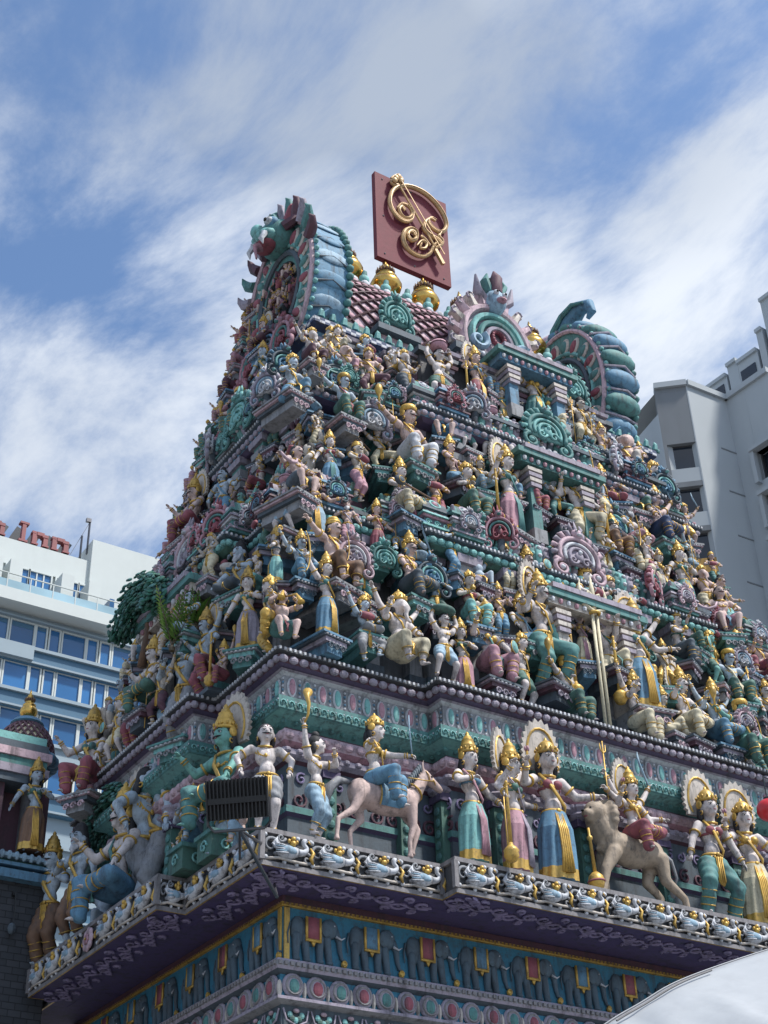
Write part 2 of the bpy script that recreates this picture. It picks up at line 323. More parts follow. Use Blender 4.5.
    if skirt and pose in('stand','stride','legup'):
        fx=(legs[0][2].x+legs[1][2].x)/2; n=44; rings=[]
        for k in range(13):
            t=k/12; z=pel.z+.045-(pel.z+.045-.035)*t; rx=.092+.040*min(1,t*4)+.012*t*t; ry=.078+.036*min(1,t*4)-.008*t; cx=pel.x+(fx-pel.x)*t
            rings.append([V((cx+math.cos(a)*(rx*(1+.065*min(1,t*2)*math.sin(a*11+t*2.5))),pel.y-.01+math.sin(a)*ry*(1+.10*min(1,t*2)*math.sin(a*11+t*2.5)),z)) for a in [2*PI*j/n for j in range(n)]])
        for i in range(12):
            g.use('teal' if i<10 else 'gold'); g.loft([rings[i],rings[i+1]],cap=False)
        g.use('teal').add(rings[0],[tuple(range(n))]); g.add(rings[-1],[tuple(range(n))])
        gm=g.mesh('g'); gm.shade_smooth()
        # front sash with pleats
        dr=MB().use('gold')
        for j in range(5):
            x=pel.x-.035+j*.016; dr.tube([(x*.8,pel.y-.088,pel.z+.02),(x,pel.y-.134,pel.z-.12),(x+.01,pel.y-.132,pel.z-.27),(x*1.3+.012,pel.y-.128,.075)],[.006,.009,.010,.012],5,up=(0,-1,0))
        drape.merge(dr)
    else:
        ext={'dhoti':.55,'long':.98,'short':-.35}.get(wrap,.5)
        g.ell(pel+V((0,0,-.01)),(.096*f,.080*f,.072),14,8)
        if fat: g.ell(pel+V((0,-.02,.0)),(.09*f,.075*f,.05),12,6)
        for hp,kn,an_ in legs:
            if ext<0: g.cap(hp,hp+(kn-hp)*.65,.074*f*LT,.064*LT,12)
            else:
                g.cap(hp,kn,.072*f*LT,.053*LT,12); e=kn+(an_-kn)*ext; g.cap(kn,e,.052*LT,.042*LT if ext<.9 else .048*LT,12)
        gm=vox(g,.0125,2)
        for vtx in gm.vertices:   # cloth folds
            c=vtx.co; k=.0042*math.sin((c.z*62+c.x*34+c.y*25)); vtx.co=c+vtx.normal*k
        gm.shade_smooth()
        for hp,kn,an_ in legs:
            if ext>=0:
                for t in (.30,.55,.8) if wrap=='long' else (.6,): jw.torus(kn+(an_-kn)*t,.056 if wrap=='long' else .053,.0055,12,4,rot=(an_-kn).to_track_quat('Z','Y').to_matrix())
        # hanging sash between legs
        dr=MB().use('gold'); y=pel.y-.075*f
        if pose in('stand','stride','dance','legup'):
            dr.prism([(-.028,.02),(.028,.02),(.034,-.17),(.012,-.215),(-.012,-.205),(-.036,-.18)],-.006,.006,M=Matrix.Translation(pel+V((0,-.085*f,0))))
            for j in range(3): dr.tube([pel+V((-.018+j*.018,-.094*f,.02)),pel+V((-.02+j*.02,-.096*f,-.19))],.004,4)
        elif pose in('sit','halflotus','kneel'):
            k0=(legs[0][0]+legs[0][1])*.5; dr.tube([pel+V((0,-.08,.02)),pel+V((0,-.15,.03)),pel+V((.0,-.20,-.04)),pel+V((.0,-.19,-.14))],[.018,.022,.024,.03],6,flat=.4,up=(0,0,1))
        drape.merge(dr)
        for m in gm.materials[:]: pass
    parts.append(('garment',gm))
    # jewellery
    jw.torus(sh+V((0,-.006,.022)),.052,.011,16,5,rot=Matrix.Rotation(.25,3,'X')); jw.torus(sh+V((0,-.028,-.03)),.068,.008,16,5,rot=Matrix.Rotation(1.05,3,'X')); jw.ell(sh+V((0,-.075,-.085)),(.016,.010,.020),8,5)
    jw.torus(pel+V((0,-.004,.05)),.083*f,.013,16,5,sy=.84); jw.ell(pel+V((0,-.085*f,.045)),(.020,.012,.018),8,5)
    for k in range(9): a=PI*(1.12+.76*k/8); jw.ell(pel+V((.092*f*math.cos(a),.076*f*math.sin(a),.022)),(.010,.008,.016),5,4)
    for k in range(11): a=PI*(1.1+.8*k/10); jw.ell(sh+V((.088*math.cos(a),.055*math.sin(a)-.005,-.045-.045*math.sin((k/10)*PI))),(.008,.007,.010),5,4)
    if head in('man',):
        for sx in(-1,1): jw.torus(H(sx*.064,-.002,-.045),.013,.005,8,4,rot=Matrix.Rotation(PI/2,3,'Y'))
    if not bare:
        drape.use('gold').tube([sh+V((-.08,-.03,.03)),chest+V((-.03,-.085,.0)),pel+V((.06,-.08,.08)),pel+V((.095,.0,.03))],[.014,.017,.016,.012],6,flat=.45,up=(0,-1,.3))
    if female:
        bl=MB().use('gold')
        for sx in(-1,1): bl.ell(chest+V((sx*.040,-.057,.016)),(.039,.037,.037),10,6)
        bl.torus(chest+V((0,0,-.012)),.08,.012,18,5,sy=.76); parts.append(('blouse',bl.mesh('bl',True)))
    jm=jw.mesh('jw',True); parts.append(('jewellery',jm))
    if drape.v: parts.append(('sash',drape.mesh('sash',True)))
    # hair, crown
    hr=MB().use('black'); hr.ell(H(0,.014,.016),(.061,.060,.066),12,8,rot=T); hr.ell(H(0,.058,-.045),(.052,.030,.058),10,6,rot=T)
    for sx in(-1,1): hr.ell(H(sx*.056,.022,-.045),(.018,.024,.05),8,6)
    if crown=='bun': hr.ell(H(0,.01,.085),(.034,.034,.034),10,6)
    if crown=='matted': hr.lathe([(.05,.0),(.056,.02),(.045,.045),(.048,.06),(.03,.085),(.012,.095)],12,c=H(0,.01,.03))
    parts.append(('hair',hr.mesh('hair',True)))
    if crown in('tall','cap','flat'):
        c=MB().use('gold'); c0=H(0,.004,.034)
        if crown=='tall': pr=[(.060,0),(.066,.006),(.066,.016),(.058,.020),(.062,.032),(.055,.052),(.058,.058),(.048,.064),(.049,.078),(.040,.100),(.043,.106),(.032,.112),(.026,.132),(.012,.145),(.015,.155),(.003,.172)]
        elif crown=='cap': pr=[(.060,0),(.067,.008),(.064,.020),(.056,.035),(.050,.060),(.030,.082),(.012,.092),(.010,.104),(.002,.116)]
        else: pr=[(.058,0),(.070,.01),(.074,.035),(.066,.055),(.04,.068),(.012,.072)]
        c.lathe(pr,14,c=c0); c.ell(c0+T@V((0,-.064,.022)),(.014,.010,.022),8,5)
        for sx in(-1,1): c.ell(H(sx*.064,.01,.012),(.010,.030,.030),8,6,rot=T)
        for k in range(12): a=2*PI*k/12; c.ell(c0+V((.066*math.cos(a),.066*math.sin(a),.03)),(.008,.008,.012),5,4)
        parts.append(('crown',c.mesh('crown',True)))
    if crown=='turban':
        c=MB().use('gold')
        for k,(z,r) in enumerate(((.03,.058),(.05,.062),(.07,.052),(.085,.036))): c.torus(H(0,.008,z),r*.72,.022,14,6,rot=Matrix.Rotation(.12*(-1)**k,3,'Y'))
        parts.append(('turban',c.mesh('turban',True)))
    if halo:
        c=MB().use('bone'); n=20; R=.15; cz=hd+V((0,.075,.06))
        poly=[]
        for k in range(n*2+1):
            a=-PI*.22+PI*1.44*k/(n*2); rr=R*(1.0 if k%2==0 else 1.13)*(1+.45*max(0,math.sin(a))**3); poly.append((rr*.82*math.cos(a),rr*math.sin(a)))
        c.prism(poly,-.012,.012,M=Matrix.Translation(cz)); c.use('gold').tube([cz+V((.80*p[0],-.014,.80*p[1])) for p in poly[::2]],.008,5)
        parts.append(('halo',c.mesh('halo')))
    # face paint: eyes, brows and lips sit on the surface
    if head=='man' and face:
        e=MB()
        for sx in(-1,1):
            e.use('white').ell(H(sx*.024,-.0565,.004),(.0125,.005,.0065),8,4,rot=T); e.use('eye').ell(H(sx*.024,-.0605,.004),(.0058,.003,.0055),6,4,rot=T)
            e.tube([H(sx*.009,-.0655,.022),H(sx*.024,-.0665,.028),H(sx*.042,-.054,.021)],[.0022,.0036,.0018],4); e.tube([H(sx*.010,-.0605,.009),H(sx*.024,-.0635,.0125),H(sx*.040,-.052,.006)],.0018,4)
        e.use('rose').ell(H(0,-.0655,-.031),(.013,.004,.0035),8,4); e.ell(H(0,-.0675,.034),(.004,.003,.008),6,4)
        if beard=='moustache' or (not female and beard is None and crown!='cap'): e.use('eye'); [e.tube([H(0,-.068,-.021),H(sx*.018,-.067,-.025),H(sx*.036,-.054,-.020)],[.004,.006,.002],5) for sx in(-1,1)]
        parts.append(('painted_face',e.mesh('fp',True)))
    if beard=='long':
        e=MB().use('white')
        for k in range(9): a=(k-4)/4.; e.tube([H(a*.036,-.05+abs(a)*.02,-.04),H(a*.034,-.062+abs(a)*.02,-.08),H(a*.012,-.055,-.135+abs(a)*.03)],[.010,.011,.003],5)
        parts.append(('beard',e.mesh('beard',True)))
    # what it holds
    for it in items:
        k,which=it[0],it[1]; sx,s0,el,w=armpts[which]; m=MB(); w=w+(w-el).normalized()*.03
        if k=='mace':
            m.use('gold').lathe([(.010,.02),(.013,.05),(.010,.09),(.013,-.0)],8,c=w); z0=-w.z+.06
            m.lathe([(.018,z0+.08),(.013,.04),(.011,.09),(.016,.10),(.004,.115)],8,c=w); m.use('rose' if len(it)>2 else 'gold').lathe([(.012,z0-.05),(.038,z0-.04),(.062,z0),(.058,z0+.03),(.064,z0+.045),(.045,z0+.07),(.022,z0+.09),(.015,z0+.12)],12,c=w)
        elif k=='club': m.use('gold').lathe([(.010,-.06),(.012,.1),(.03,.14),(.042,.19),(.034,.23),(.01,.26)],10,c=w)
        elif k=='staff': m.use('gold').tube([(w.x+.015,w.y-.01,.01),(w.x,w.y-.012,w.z+.28)],.0075,6); m.ell((w.x,w.y-.012,w.z+.29),(.016,.016,.026),8,6)
        elif k=='trident':
            m.use('gold').tube([(w.x,w.y-.01,.01 if pose!='cross' else w.z-.25),(w.x,w.y-.012,w.z+.33)],.0075,6); t=V((w.x,w.y-.012,w.z+.2)); m.tube([t+V((-.04,0,.10)),t+V((-.036,0,.03)),t+V((0,0,.0)),t+V((.036,0,.03)),t+V((.04,0,.10))],[.003,.008,.009,.008,.003],5)
        elif k=='sword': m.use('paleblue').prism([(-.010,0),(.010,0),(.022,.13),(.040,.26),(.075,.37),(.035,.33),(.002,.24),(-.006,.1)],-.004,.004,M=Matrix.Translation(w)@Matrix.Rotation(-.5*sx if len(it)<3 else it[2],4,'Y')); m.use('gold').ell(w,(.025,.012,.012),8,4)
        elif k=='bow': m.use('gold').tube([w+V((sx*(.06-.11*math.cos(a)),-.02,.30*math.sin(a))) for a in [(-1.2+2.4*j/14) for j in range(15)]],[.005+.006*math.sin(PI*j/14) for j in range(15)],6)
        elif k=='horn': m.use('gold').tube([w+V((0,0,-.02)),w+V((.0,-.04,.06)),w+V((-.02,-.06,.16)),w+V((-.02,-.04,.25)),w+V((.03,-.02,.32))],[.010,.013,.018,.026,.050],10)
        elif k=='pipe': mo=H(0,-.06,-.035); m.use('gold').tube([mo,w+V((0,-.03,-.02)),w+V((sx*.03,-.06,-.10)),w+V((sx*.035,-.07,-.13))],[.008,.012,.026,.042],8)
        elif k=='veena':
            m.use('brown').tube([w+V((-.02,-.05,-.03)),w+V((-.42,-.06,.06))] if sx>0 else [w+V((-.1,-.05,.0)),w+V((.38,-.06,-.03))],.014,6); c=w+V((.04,-.05,-.05)) if sx>0 else w+V((-.12,-.05,.01))
            m.use('slate').ell(c,(.085,.045,.062),12,8); m.use('gold').torus(c+V((0,-.035,0)),.045,.006,12,4,rot=Matrix.Rotation(PI/2,3,'X'))
        elif k=='lotus': m.use('gold').tube([w,w+V((0,-.01,.07))],.005,5); [m.use('pink').ell(w+V((.014*math.cos(a),-.01+.014*math.sin(a),.085)),(.010,.010,.020),6,4) for a in (0,1.57,3.14,4.71)]
        elif k=='disc': m.use('gold').torus(w+V((0,-.01,.05)),.032,.009,12,5,rot=Matrix.Rotation(PI/2,3,'X')); m.ell(w+V((0,-.01,.05)),(.012,.008,.012),6,4)
        elif k=='drum': m.use('rose').tube([w+V((-.10,-.05,-.01)),w+V((-.05,-.06,-.01)),w+V((.05,-.06,-.01)),w+V((.10,-.05,-.01))],[.036,.052,.052,.036],12); m.use('white').torus(w+V((-.10,-.05,-.01)),.034,.008,12,4,rot=Matrix.Rotation(PI/2,3,'Y'))
        elif k=='pot': m.use('gold').lathe([(.01,-.03),(.035,-.01),(.038,.012),(.02,.03),(.024,.04)],10,c=w+V((0,-.02,.03)))
        elif k=='shield': m.use('aqua').lathe([(.002,-.018),(.05,-.012),(.085,0),(.082,.006)],16,M=Matrix.Translation(w+V((0,-.02,0)))@Matrix.Rotation(PI/2,4,'X')); m.use('gold').torus(w+V((0,-.02,0)),.084,.007,16,4,rot=Matrix.Rotation(PI/2,3,'X'))
        elif k=='basket': c=hd+V((0,0,.12)); m.use('green').ell(c,(.15,.10,.055),16,8); m.use('aqua').torus(c,.125,.012,16,5,sy=.7)
        elif k=='tub': c=hd+V((0,0,.06)); m.use('pink').lathe([(.05,0),(.085,.02),(.10,.07),(.092,.10),(.06,.09)],16,c=c); m.use('plum').torus(c+V((0,0,.07)),.098,.008,16,4)
        elif k=='snake': m.use('palepink').tube([w+V((0,-.02,0)),w+V((-sx*.06,-.05,-.07)),w+V((-sx*.14,-.07,-.10)),w+V((-sx*.24,-.06,-.05)),w+V((-sx*.28,-.04,.03))],[.018,.022,.022,.018,.012],8)
        elif k=='hood': c=hd+V((0,.06,.05)); [m.use('bone').tube([c+V((0,.02,-.2)),c+V((.05*j,.02,-.02)),c+V((.055*j,-.01,.10-.012*j*j)),c+V((.06*j,-.045,.12-.014*j*j))],[.025,.034,.032,.016],7) for j in (-2,-1,0,1,2)]
        if m.v: parts.append((dict(hood='snake_hood',disc='discus',tub='carried_tub',basket='carried_basket').get(k,k),m.mesh(k,True)))
    nk=neck-V((0,0,.005))
    for pn,me in parts:
        full=pn in('hair','crown','turban','halo','painted_face','beard','snake_hood','carried_tub','carried_basket','pipe'); part=pn in('body','jewellery')
        if not(full or part): continue
        for vtx in me.vertices:
            c=vtx.co; k=1. if full else max(0.,min(1.,(.155-(c-hd).length)/.05))*(1. if c.z>nk.z-.01 else max(0,1-(nk.z-.01-c.z)/.02))
            if k>0: vtx.co=nk+(c-nk)*(1+(HS-1)*k)
    FIGS[key]=parts; return parts
def statue(fig,pal,loc,H,rz,label=None,cat='statue',group=None,name='statue',tilt=None):
    """pal: dict part -> colour for the first material"""
    r=empty(name,loc,rz,label,cat,group); r.scale=(H,H,H)
    if tilt: r.rotation_euler=(tilt[0],tilt[1],rz)
    for pn,me in fig:
        o=bpy.data.objects.new(pn,me); COL.objects.link(o); o.parent=r
        c=pal.get(pn)
        if c:
            if len(me.materials)==0: me.materials.append(MAT['white'])
            o.material_slots[0].link='OBJECT'; o.material_slots[0].material=MAT[c]
    return r
# ---- a horse / lion / bull from tapered capsules
def beast(kind):
    b=MB().use('white'); C_=b.cap
    # faces +x, length about 1, height about 1 at the shoulder
    C_((-.30,0,.72),(.28,0,.74),.17,.185,14); b.ell((0,0,.68),(.36,.15,.17),14,8); b.ell((-.36,0,.74),(.16,.145,.18),12,8); b.ell((.32,0,.74),(.15,.135,.19),12,8)
    if kind=='horse':
        legs=[((-.38,.08,.70),(-.30,.08,.42),(-.46,.08,.24),(-.44,.08,.03)),((-.38,-.08,.70),(-.50,-.08,.46),(-.72,-.08,.30),(-.74,-.08,.06)),((.34,.08,.66),(.52,.08,.44),(.46,.08,.22),(.44,.08,.14)),((.34,-.08,.66),(.36,-.08,.40),(.30,-.08,.22),(.30,-.08,.03))]
        C_((.38,0,.82),(.58,0,1.12),.13,.085,12); C_((.60,0,1.17),(.83,0,1.03),.080,.048,12); b.ell((.84,0,1.02),(.05,.045,.045),8,6)
        for sy in(-1,1): b.tube([(.56,sy*.045,1.22),(.555,sy*.06,1.30),(.575,sy*.055,1.36)],[.026,.020,.004],6)
        r=(.085,.052,.034,.028)
    elif kind=='lion':
        legs=[((-.40,.09,.66),(-.30,.09,.40),(-.50,.09,.24),(-.46,.09,.04)),((-.40,-.09,.66),(-.44,-.09,.40),(-.72,-.09,.22),(-.74,-.09,.04)),((.34,.09,.62),(.40,.09,.38),(.36,.09,.20),(.38,.09,.04)),((.34,-.09,.62),(.50,-.09,.38),(.54,-.09,.20),(.60,-.09,.04))]
        C_((.36,0,.84),(.46,0,1.0),.17,.16,12); b.ell((.52,-.03,1.10),(.15,.145,.15),14,10); b.ell((.66,-.06,1.05),(.09,.075,.065),10,7); b.ell((.63,-.05,.985),(.07,.055,.03),8,5)
        for k in range(16):
            a=2*PI*k/16
            for q,rr in ((.16,.055),(.20,.05),(.14,.06)):
                b.ell((.42-q*.4,q*math.cos(a),1.07+(q)*math.sin(a)),(rr*1.3,rr,rr),6,4)
        for k in range(7): b.ell((.42,.02*(-1)**k,.98-.05*k),(.10,.11-.008*k,.06),8,5)
        for sy in(-1,1): b.ell((.50,sy*.115,1.2),(.03,.03,.04),6,4)
        r=(.105,.068,.045,.040)
    else:
        legs=[((-.40,.09,.66),(-.34,.09,.40),(-.46,.09,.22),(-.42,.09,.04)),((-.40,-.09,.66),(-.36,-.09,.40),(-.48,-.09,.22),(-.44,-.09,.04)),((.34,.09,.62),(.36,.09,.38),(.34,.09,.20),(.34,.09,.04)),((.34,-.09,.62),(.36,-.09,.38),(.34,-.09,.20),(.34,-.09,.04))]
        C_((.40,0,.84),(.56,0,1.0),.15,.10,12); C_((.60,0,1.05),(.78,0,.93),.09,.06,12); b.ell((.1,0,.95),(.14,.08,.12),10,6)
        for sy in(-1,1): b.tube([(.58,sy*.06,1.12),(.60,sy*.12,1.2),(.62,sy*.10,1.30)],[.03,.02,.005],6); b.ell((.55,sy*.12,1.06),(.03,.05,.02),6,4)
        r=(.10,.062,.040,.034)
    for L in legs:
        C_(L[0],L[1],r[0],r[1],10); C_(L[1],L[2],r[1],r[2],10); C_(L[2],L[3],r[2],r[3],10)
        if kind=='lion': b.ell(V(L[3])+V((.04,0,-.005)),(.075,.045,.035),8,5)
        else: b.lathe([(.045,-.035),(.04,.0),(.028,.03)],8,c=L[3])
    me=vox(b,.019,3); P=[('body',me)]
    d=MB().use('eye')
    hx={'horse':(.685,.066,1.145),'lion':(.645,.06,1.125),'bull':(.665,.07,1.04)}[kind]
    for sy in(-1,1): d.ell((hx[0],sy*hx[1]-(.045 if kind=='lion' else 0),hx[2]),(.018,.010,.014),6,4)
    if kind=='lion': d.ell((.745,-.07,1.075),(.018,.028,.014),6,4); d.use('rose').ell((.70,-.07,1.01),(.035,.035,.012),6,4)
    P.append(('painted_face',d.mesh('pf',True)))
    t=MB().use('grey')
    if kind=='lion': t.tube([(-.50,0,.80),(-.66,0,.72),(-.74,.02,.52),(-.68,.05,.36)],[.035,.025,.02,.018],8); t.ell((-.67,.05,.33),(.04,.04,.07),8,6)
    else: t.tube([(-.50,0,.84),(-.66,0,.84),(-.80,0,.70),(-.84,0,.45)],[.03,.05,.07,.02],8)
    P.append(('tail',t.mesh('tail',True)))
    if kind=='horse':
        t=MB().use('slate')
        for k in range(9): x=.36+.026*k; z=.97+.033*k; t.tube([(x,0,z),(x-.06,-.05,z+.02),(x-.06,-.10,z-.08)],[.025,.028,.006],6)
        P.append(('mane',t.mesh('mane',True)))
        t=MB().use('gold').torus((.72,0,1.09),.066,.008,12,5,rot=Matrix.Rotation(1.0,3,'Y')); t.torus((.62,0,1.15),.088,.008,12,5,rot=Matrix.Rotation(1.1,3,'Y')); t.tube([(.72,-.066,1.09),(.50,-.16,1.02),(.25,-.17,1.0)],.008,5); t.torus((.42,0,.90),.135,.014,16,5,rot=Matrix.Rotation(.7,3,'Y')); P.append(('bridle',t.mesh('br',True)))
    if kind!='lion':
        t=MB().use('blue'); n=14; ring=[]
        for x in (-.16,-.14,.14,.16): ring.append([V((x,.185*math.cos(a),.72+.20*math.sin(a)*(1.05))) for a in [(-.75+(PI+1.5)*j/n) for j in range(n+1)]])
        t.use('gold').loft([ring[0],ring[1]],closed=False,cap=False); t.use('blue').loft([ring[1],ring[2]],closed=False,cap=False); t.use('gold').loft([ring[2],ring[3]],closed=False,cap=False); P.append(('saddle_cloth',t.mesh('sc',True)))
    return P
BEAST={}
def animal(kind,colour,loc,H,rz,label,mirror=1,name=None,cat=None):
    if kind not in BEAST: BEAST[kind]=beast(kind)
    r=empty(name or kind+'_statue',loc,rz,label,cat or 'animal statue'); r.scale=(H*mirror,H,H)
    for pn,me in BEAST[kind]:
        o=bpy.data.objects.new(pn,me); COL.objects.link(o); o.parent=r
        if pn=='body':
            if not me.materials: me.materials.append(MAT['white'])
            o.material_slots[0].link='OBJECT'; o.material_slots[0].material=MAT[colour]
    return r
def smoothp(P,n=5):
    o=[]
    for i in range(len(P)-1):
        p0,p1,p2,p3=P[max(i-1,0)],P[i],P[i+1],P[min(i+2,len(P)-1)]
        for k in range(n):
            t=k/n; o.append(.5*((2*p1)+(-p0+p2)*t+(2*p0-5*p1+4*p2-p3)*t*t+(-p0+3*p1-3*p2+p3)*t*t*t))
    o.append(P[-1]); return o
# ------------------------------------------------------------------ tower
TC=V((W/2,D/2,0)); tower=empty('temple_tower',TC,0,'tall tapering temple gateway tower covered in painted statues and mouldings','tower')
def tp(mb,name,parent=None,smooth=0):
    o=mb.build(name,tower); o.location=-TC
    if smooth: autosmooth(o,smooth)
    return o
def tinst(name,me,p,ang,sc=1.): return inst(name,me,tower,V(p)-TC,ang,sc)
def spiral(c,R,turns,dirn=1,a0=0,n=26,shrink=.12,y=0,lift=0.):
    return [V((c[0]+R*(1-(1-shrink)*t)*math.cos(a0+dirn*2*PI*turns*t),y-lift*t,c[1]+R*(1-(1-shrink)*t)*math.sin(a0+dirn*2*PI*turns*t))) for t in [j/(n-1) for j in range(n)]]
# --- base
b=MB(); mould(b,.8,[(0,0,'paving'),(.25,0.01,'slate'),(.25,.6,'slate'),(.1,.8,'plum'),(.0,.85,'tealwall'),(0,5.9,'teal'),(.10,5.95,'teal'),(.10,6.25,'lilac'),(.02,6.3,'slate'),(.02,6.62,'grey'),(.08,6.66,'lilac'),(.08,6.74,'grey'),(.02,6.78,'slate'),(.02,7.18,'slate')],rect=True); tp(b,'base')
b=MB()   # painted petals below the elephants
mould(b,.8,[(.02,7.18,'grey'),(.14,7.22,'lilac'),(.14,7.26,'slate'),(.06,7.28,'tealwall'),(.06,7.56,'slate'),(.16,7.60,'lilac'),(.18,7.64,'grey'),(.18,7.70,'lilac'),(.16,7.74,'grey'),(.0,7.77,'tealwall')],rect=True)
cnt=[0]
def petal(p,a,f,st):
    M=Mz(p,a); c=('teal','rose')[cnt[0]%2]; cnt[0]+=1
    b.use('lilac').ell((0,-.02,.15),(.165,.05,.17),12,8,M=M); b.use('framegrey').torus((0,-.055,.15),.115,.018,16,5,rot=Matrix.Rotation(PI/2,3,'X'),M=M); b.use('bone').ell((.18,-.01,.10),(.03,.04,.12),6,5,M=M)
    b.use(c).ell((0,-.055,.14),(.082,.04,.098),10,7,M=M)
along(.8,.06,7.27,.36,petal,rect=True)
def tooth(p,a,f,st): b.use('framegrey').box((0,-.01,.02),(.05,.04,.05),M=Mz(p,a))
along(.8,.18,7.655,.09,tooth,rect=True); tp(b,'petal_moulding')
b=MB()
def fan(p,a,f,st):
    M=Mz(p,a)
    for k in range(5): an=PI*(.15+.175*k); b.use('green' if k%2 else 'aqua').ell((.10*math.cos(an),-.02,.25-.12*math.sin(an)),(.045,.025,.045),7,5,M=M)
    b.use('palepink').ell((0,-.03,.25),(.05,.03,.03),8,5,M=M); b.use('lilac').tube([(-.19,-.02,.27),(-.15,-.04,.12),(0,-.05,.05),(.15,-.04,.12),(.19,-.02,.27)],.014,5,M=M)
    for k in range(3): b.use('blue').tube([V((-.18+.18*k,-.03,-.12))+V((.07*math.cos(q),0,.07*math.sin(q))) for q in [j*.8 for j in range(7)]],.014,5,M=M)
along(.8,.02,6.86,.42,fan,rect=True); tp(b,'fan_moulding')
# --- elephant frieze: blue ground, gold beaded border, elephants
b=MB(); mould(b,.8,[(0,7.77,'tealwall'),(0,8.50,'gold'),(.035,8.505,'gold'),(.035,8.56,'gold'),(.01,8.57,'plum'),(.01,8.66,'plum')],rect=True)
b.use('gold')
for x,y in ((.8,.84),):
    for ox,oy in ((.055,-.012),(-.012,.055)):
        b.box((x+ox,y+oy,8.13),(.08 if oy<0 else .03,.03 if oy<0 else .08,.72))
def bd(p,a,f,st): b.use('brown').ell((0,-.03,0),(.018,.014,.018),6,4,M=Mz(p,a))
along(.8,.035,8.535,.07,bd,rect=True); tp(b,'elephant_frieze')
def ele(col):
    m=MB().use('elephant')
    m.ell((-.05,0,.42),(.29,.075,.19),14,9); m.ell((-.22,0,.42),(.14,.07,.20),10,8); m.ell((.25,-.02,.50),(.13,.075,.14),12,8); m.ell((.17,-.07,.48),(.085,.022,.11),10,6)
    m.tube([(.33,-.02,.48),(.40,-.02,.36),(.41,-.02,.22),(.44,-.02,.12),(.50,-.02,.10)],[.06,.045,.035,.026,.018],8)
    for x,k in((-.27,0),(-.14,.03),(.09,0),(.20,.04)): m.cap((x,-.02,.34),(x+k,-.02,.06),.065,.048,8); m.ell((x+k+.01,-.02,.035),(.058,.05,.035),8,5)
    m.tube([(-.36,-.02,.5),(-.40,-.03,.36),(-.39,-.03,.22)],[.018,.014,.008],5)
    m.use('white').tube([(.33,-.06,.40),(.40,-.09,.36),(.46,-.09,.40)],[.018,.013,.004],6); m.ell((.29,-.095,.53),(.012,.008,.010),6,4)
    m.use(col).b2((-.13,-.093,.30),(.06,-.06,.60)); m.use('gold').b2((-.155,-.098,.27),(.085,-.07,.305)); m.b2((-.155,-.1,.305),(-.125,-.07,.60)); m.b2((.055,-.1,.305),(.085,-.07,.60)); m.prism([(-.07,.27),(0,.27),(-.035,.20)],-.095,-.07)
    for x in(-.035,.40,): 
        pass
    m.ell((.47,-.03,.05),(.05,.03,.05),8,5); m.torus((.47,-.05,.06),.035,.010,10,4,rot=Matrix.Rotation(PI/2,3,'X')); m.ell((.46,-.06,.02),(.02,.015,.02),6,4)
    return m.mesh('elephant',True)
E1,E2=ele('rose'),ele('blue'); cnt=[0]
def pe(p,a,f,st): tinst('elephant_relief',(E1,E2)[cnt[0]%2],p+V((0,0,0)),a,(1.02,1,1.02)); cnt[0]+=1
along(.8,.0,7.775,.97,pe,rect=True)
# --- ledge
LP=[(-.85,8.66,'soffit'),(-.03,8.68,'gold'),(0,8.68,'framegrey'),(.0,8.745,'slate'),(-.045,8.75,'darkgrey'),(-.045,9.13,'framegrey'),(0,9.135,'framegrey'),(0,9.2,'grey'),(-.5,9.204,'grey')]
b=MB(); mould(b,0,LP,capit=False)
b.use('slate').add(plan(0,9.203,-.45),[tuple(range(20))]); b.use('soffit').b2((.75,.35,8.668),(W-.75,8.4,8.674)); b.b2((.3,2.0,8.667),(W-.3,7.2,8.6735)); 
P_=plan(0,9.0,.004)
for p in P_: b.use('framegrey').box((p.x,p.y,8.94),(.07,.07,.39))
tp(b,'ledge')
b=MB().use('scroll')   # scrolls painted in relief on the underside
if 1:
    Ms=Matrix.Identity(4)
    fl=Matrix(((1,0,0,0),(0,0,1,0),(0,1,0,0),(0,0,0,1)))
    for k,(cx,cz,R,dn,a0) in enumerate(((-.28,.28,.14,1,0),(.02,.40,.13,-1,PI),(.28,.26,.12,1,.5),(.0,.15,.08,-1,1),(-.1,.55,.07,1,2),(.25,.52,.07,-1,2))):
        b.tube([V((q.x,q.z,-.008)) for q in spiral((cx,cz),R,1.3,dn,a0,18)],[.028-.001*j for j in range(18)],5,M=Ms)
    b.tube([(-.42,.3,-.008),(-.2,.47,-.008),(0,.33,-.008),(.2,.42,-.008),(.42,.28,-.008)],.022,5,M=Ms)
SOM=b.mesh('soffit_scroll',True); along(0,-.03,8.664,.84,lambda p,a,f,st: tinst('soffit_scroll',SOM,p,a,(st/.84,1,1)))
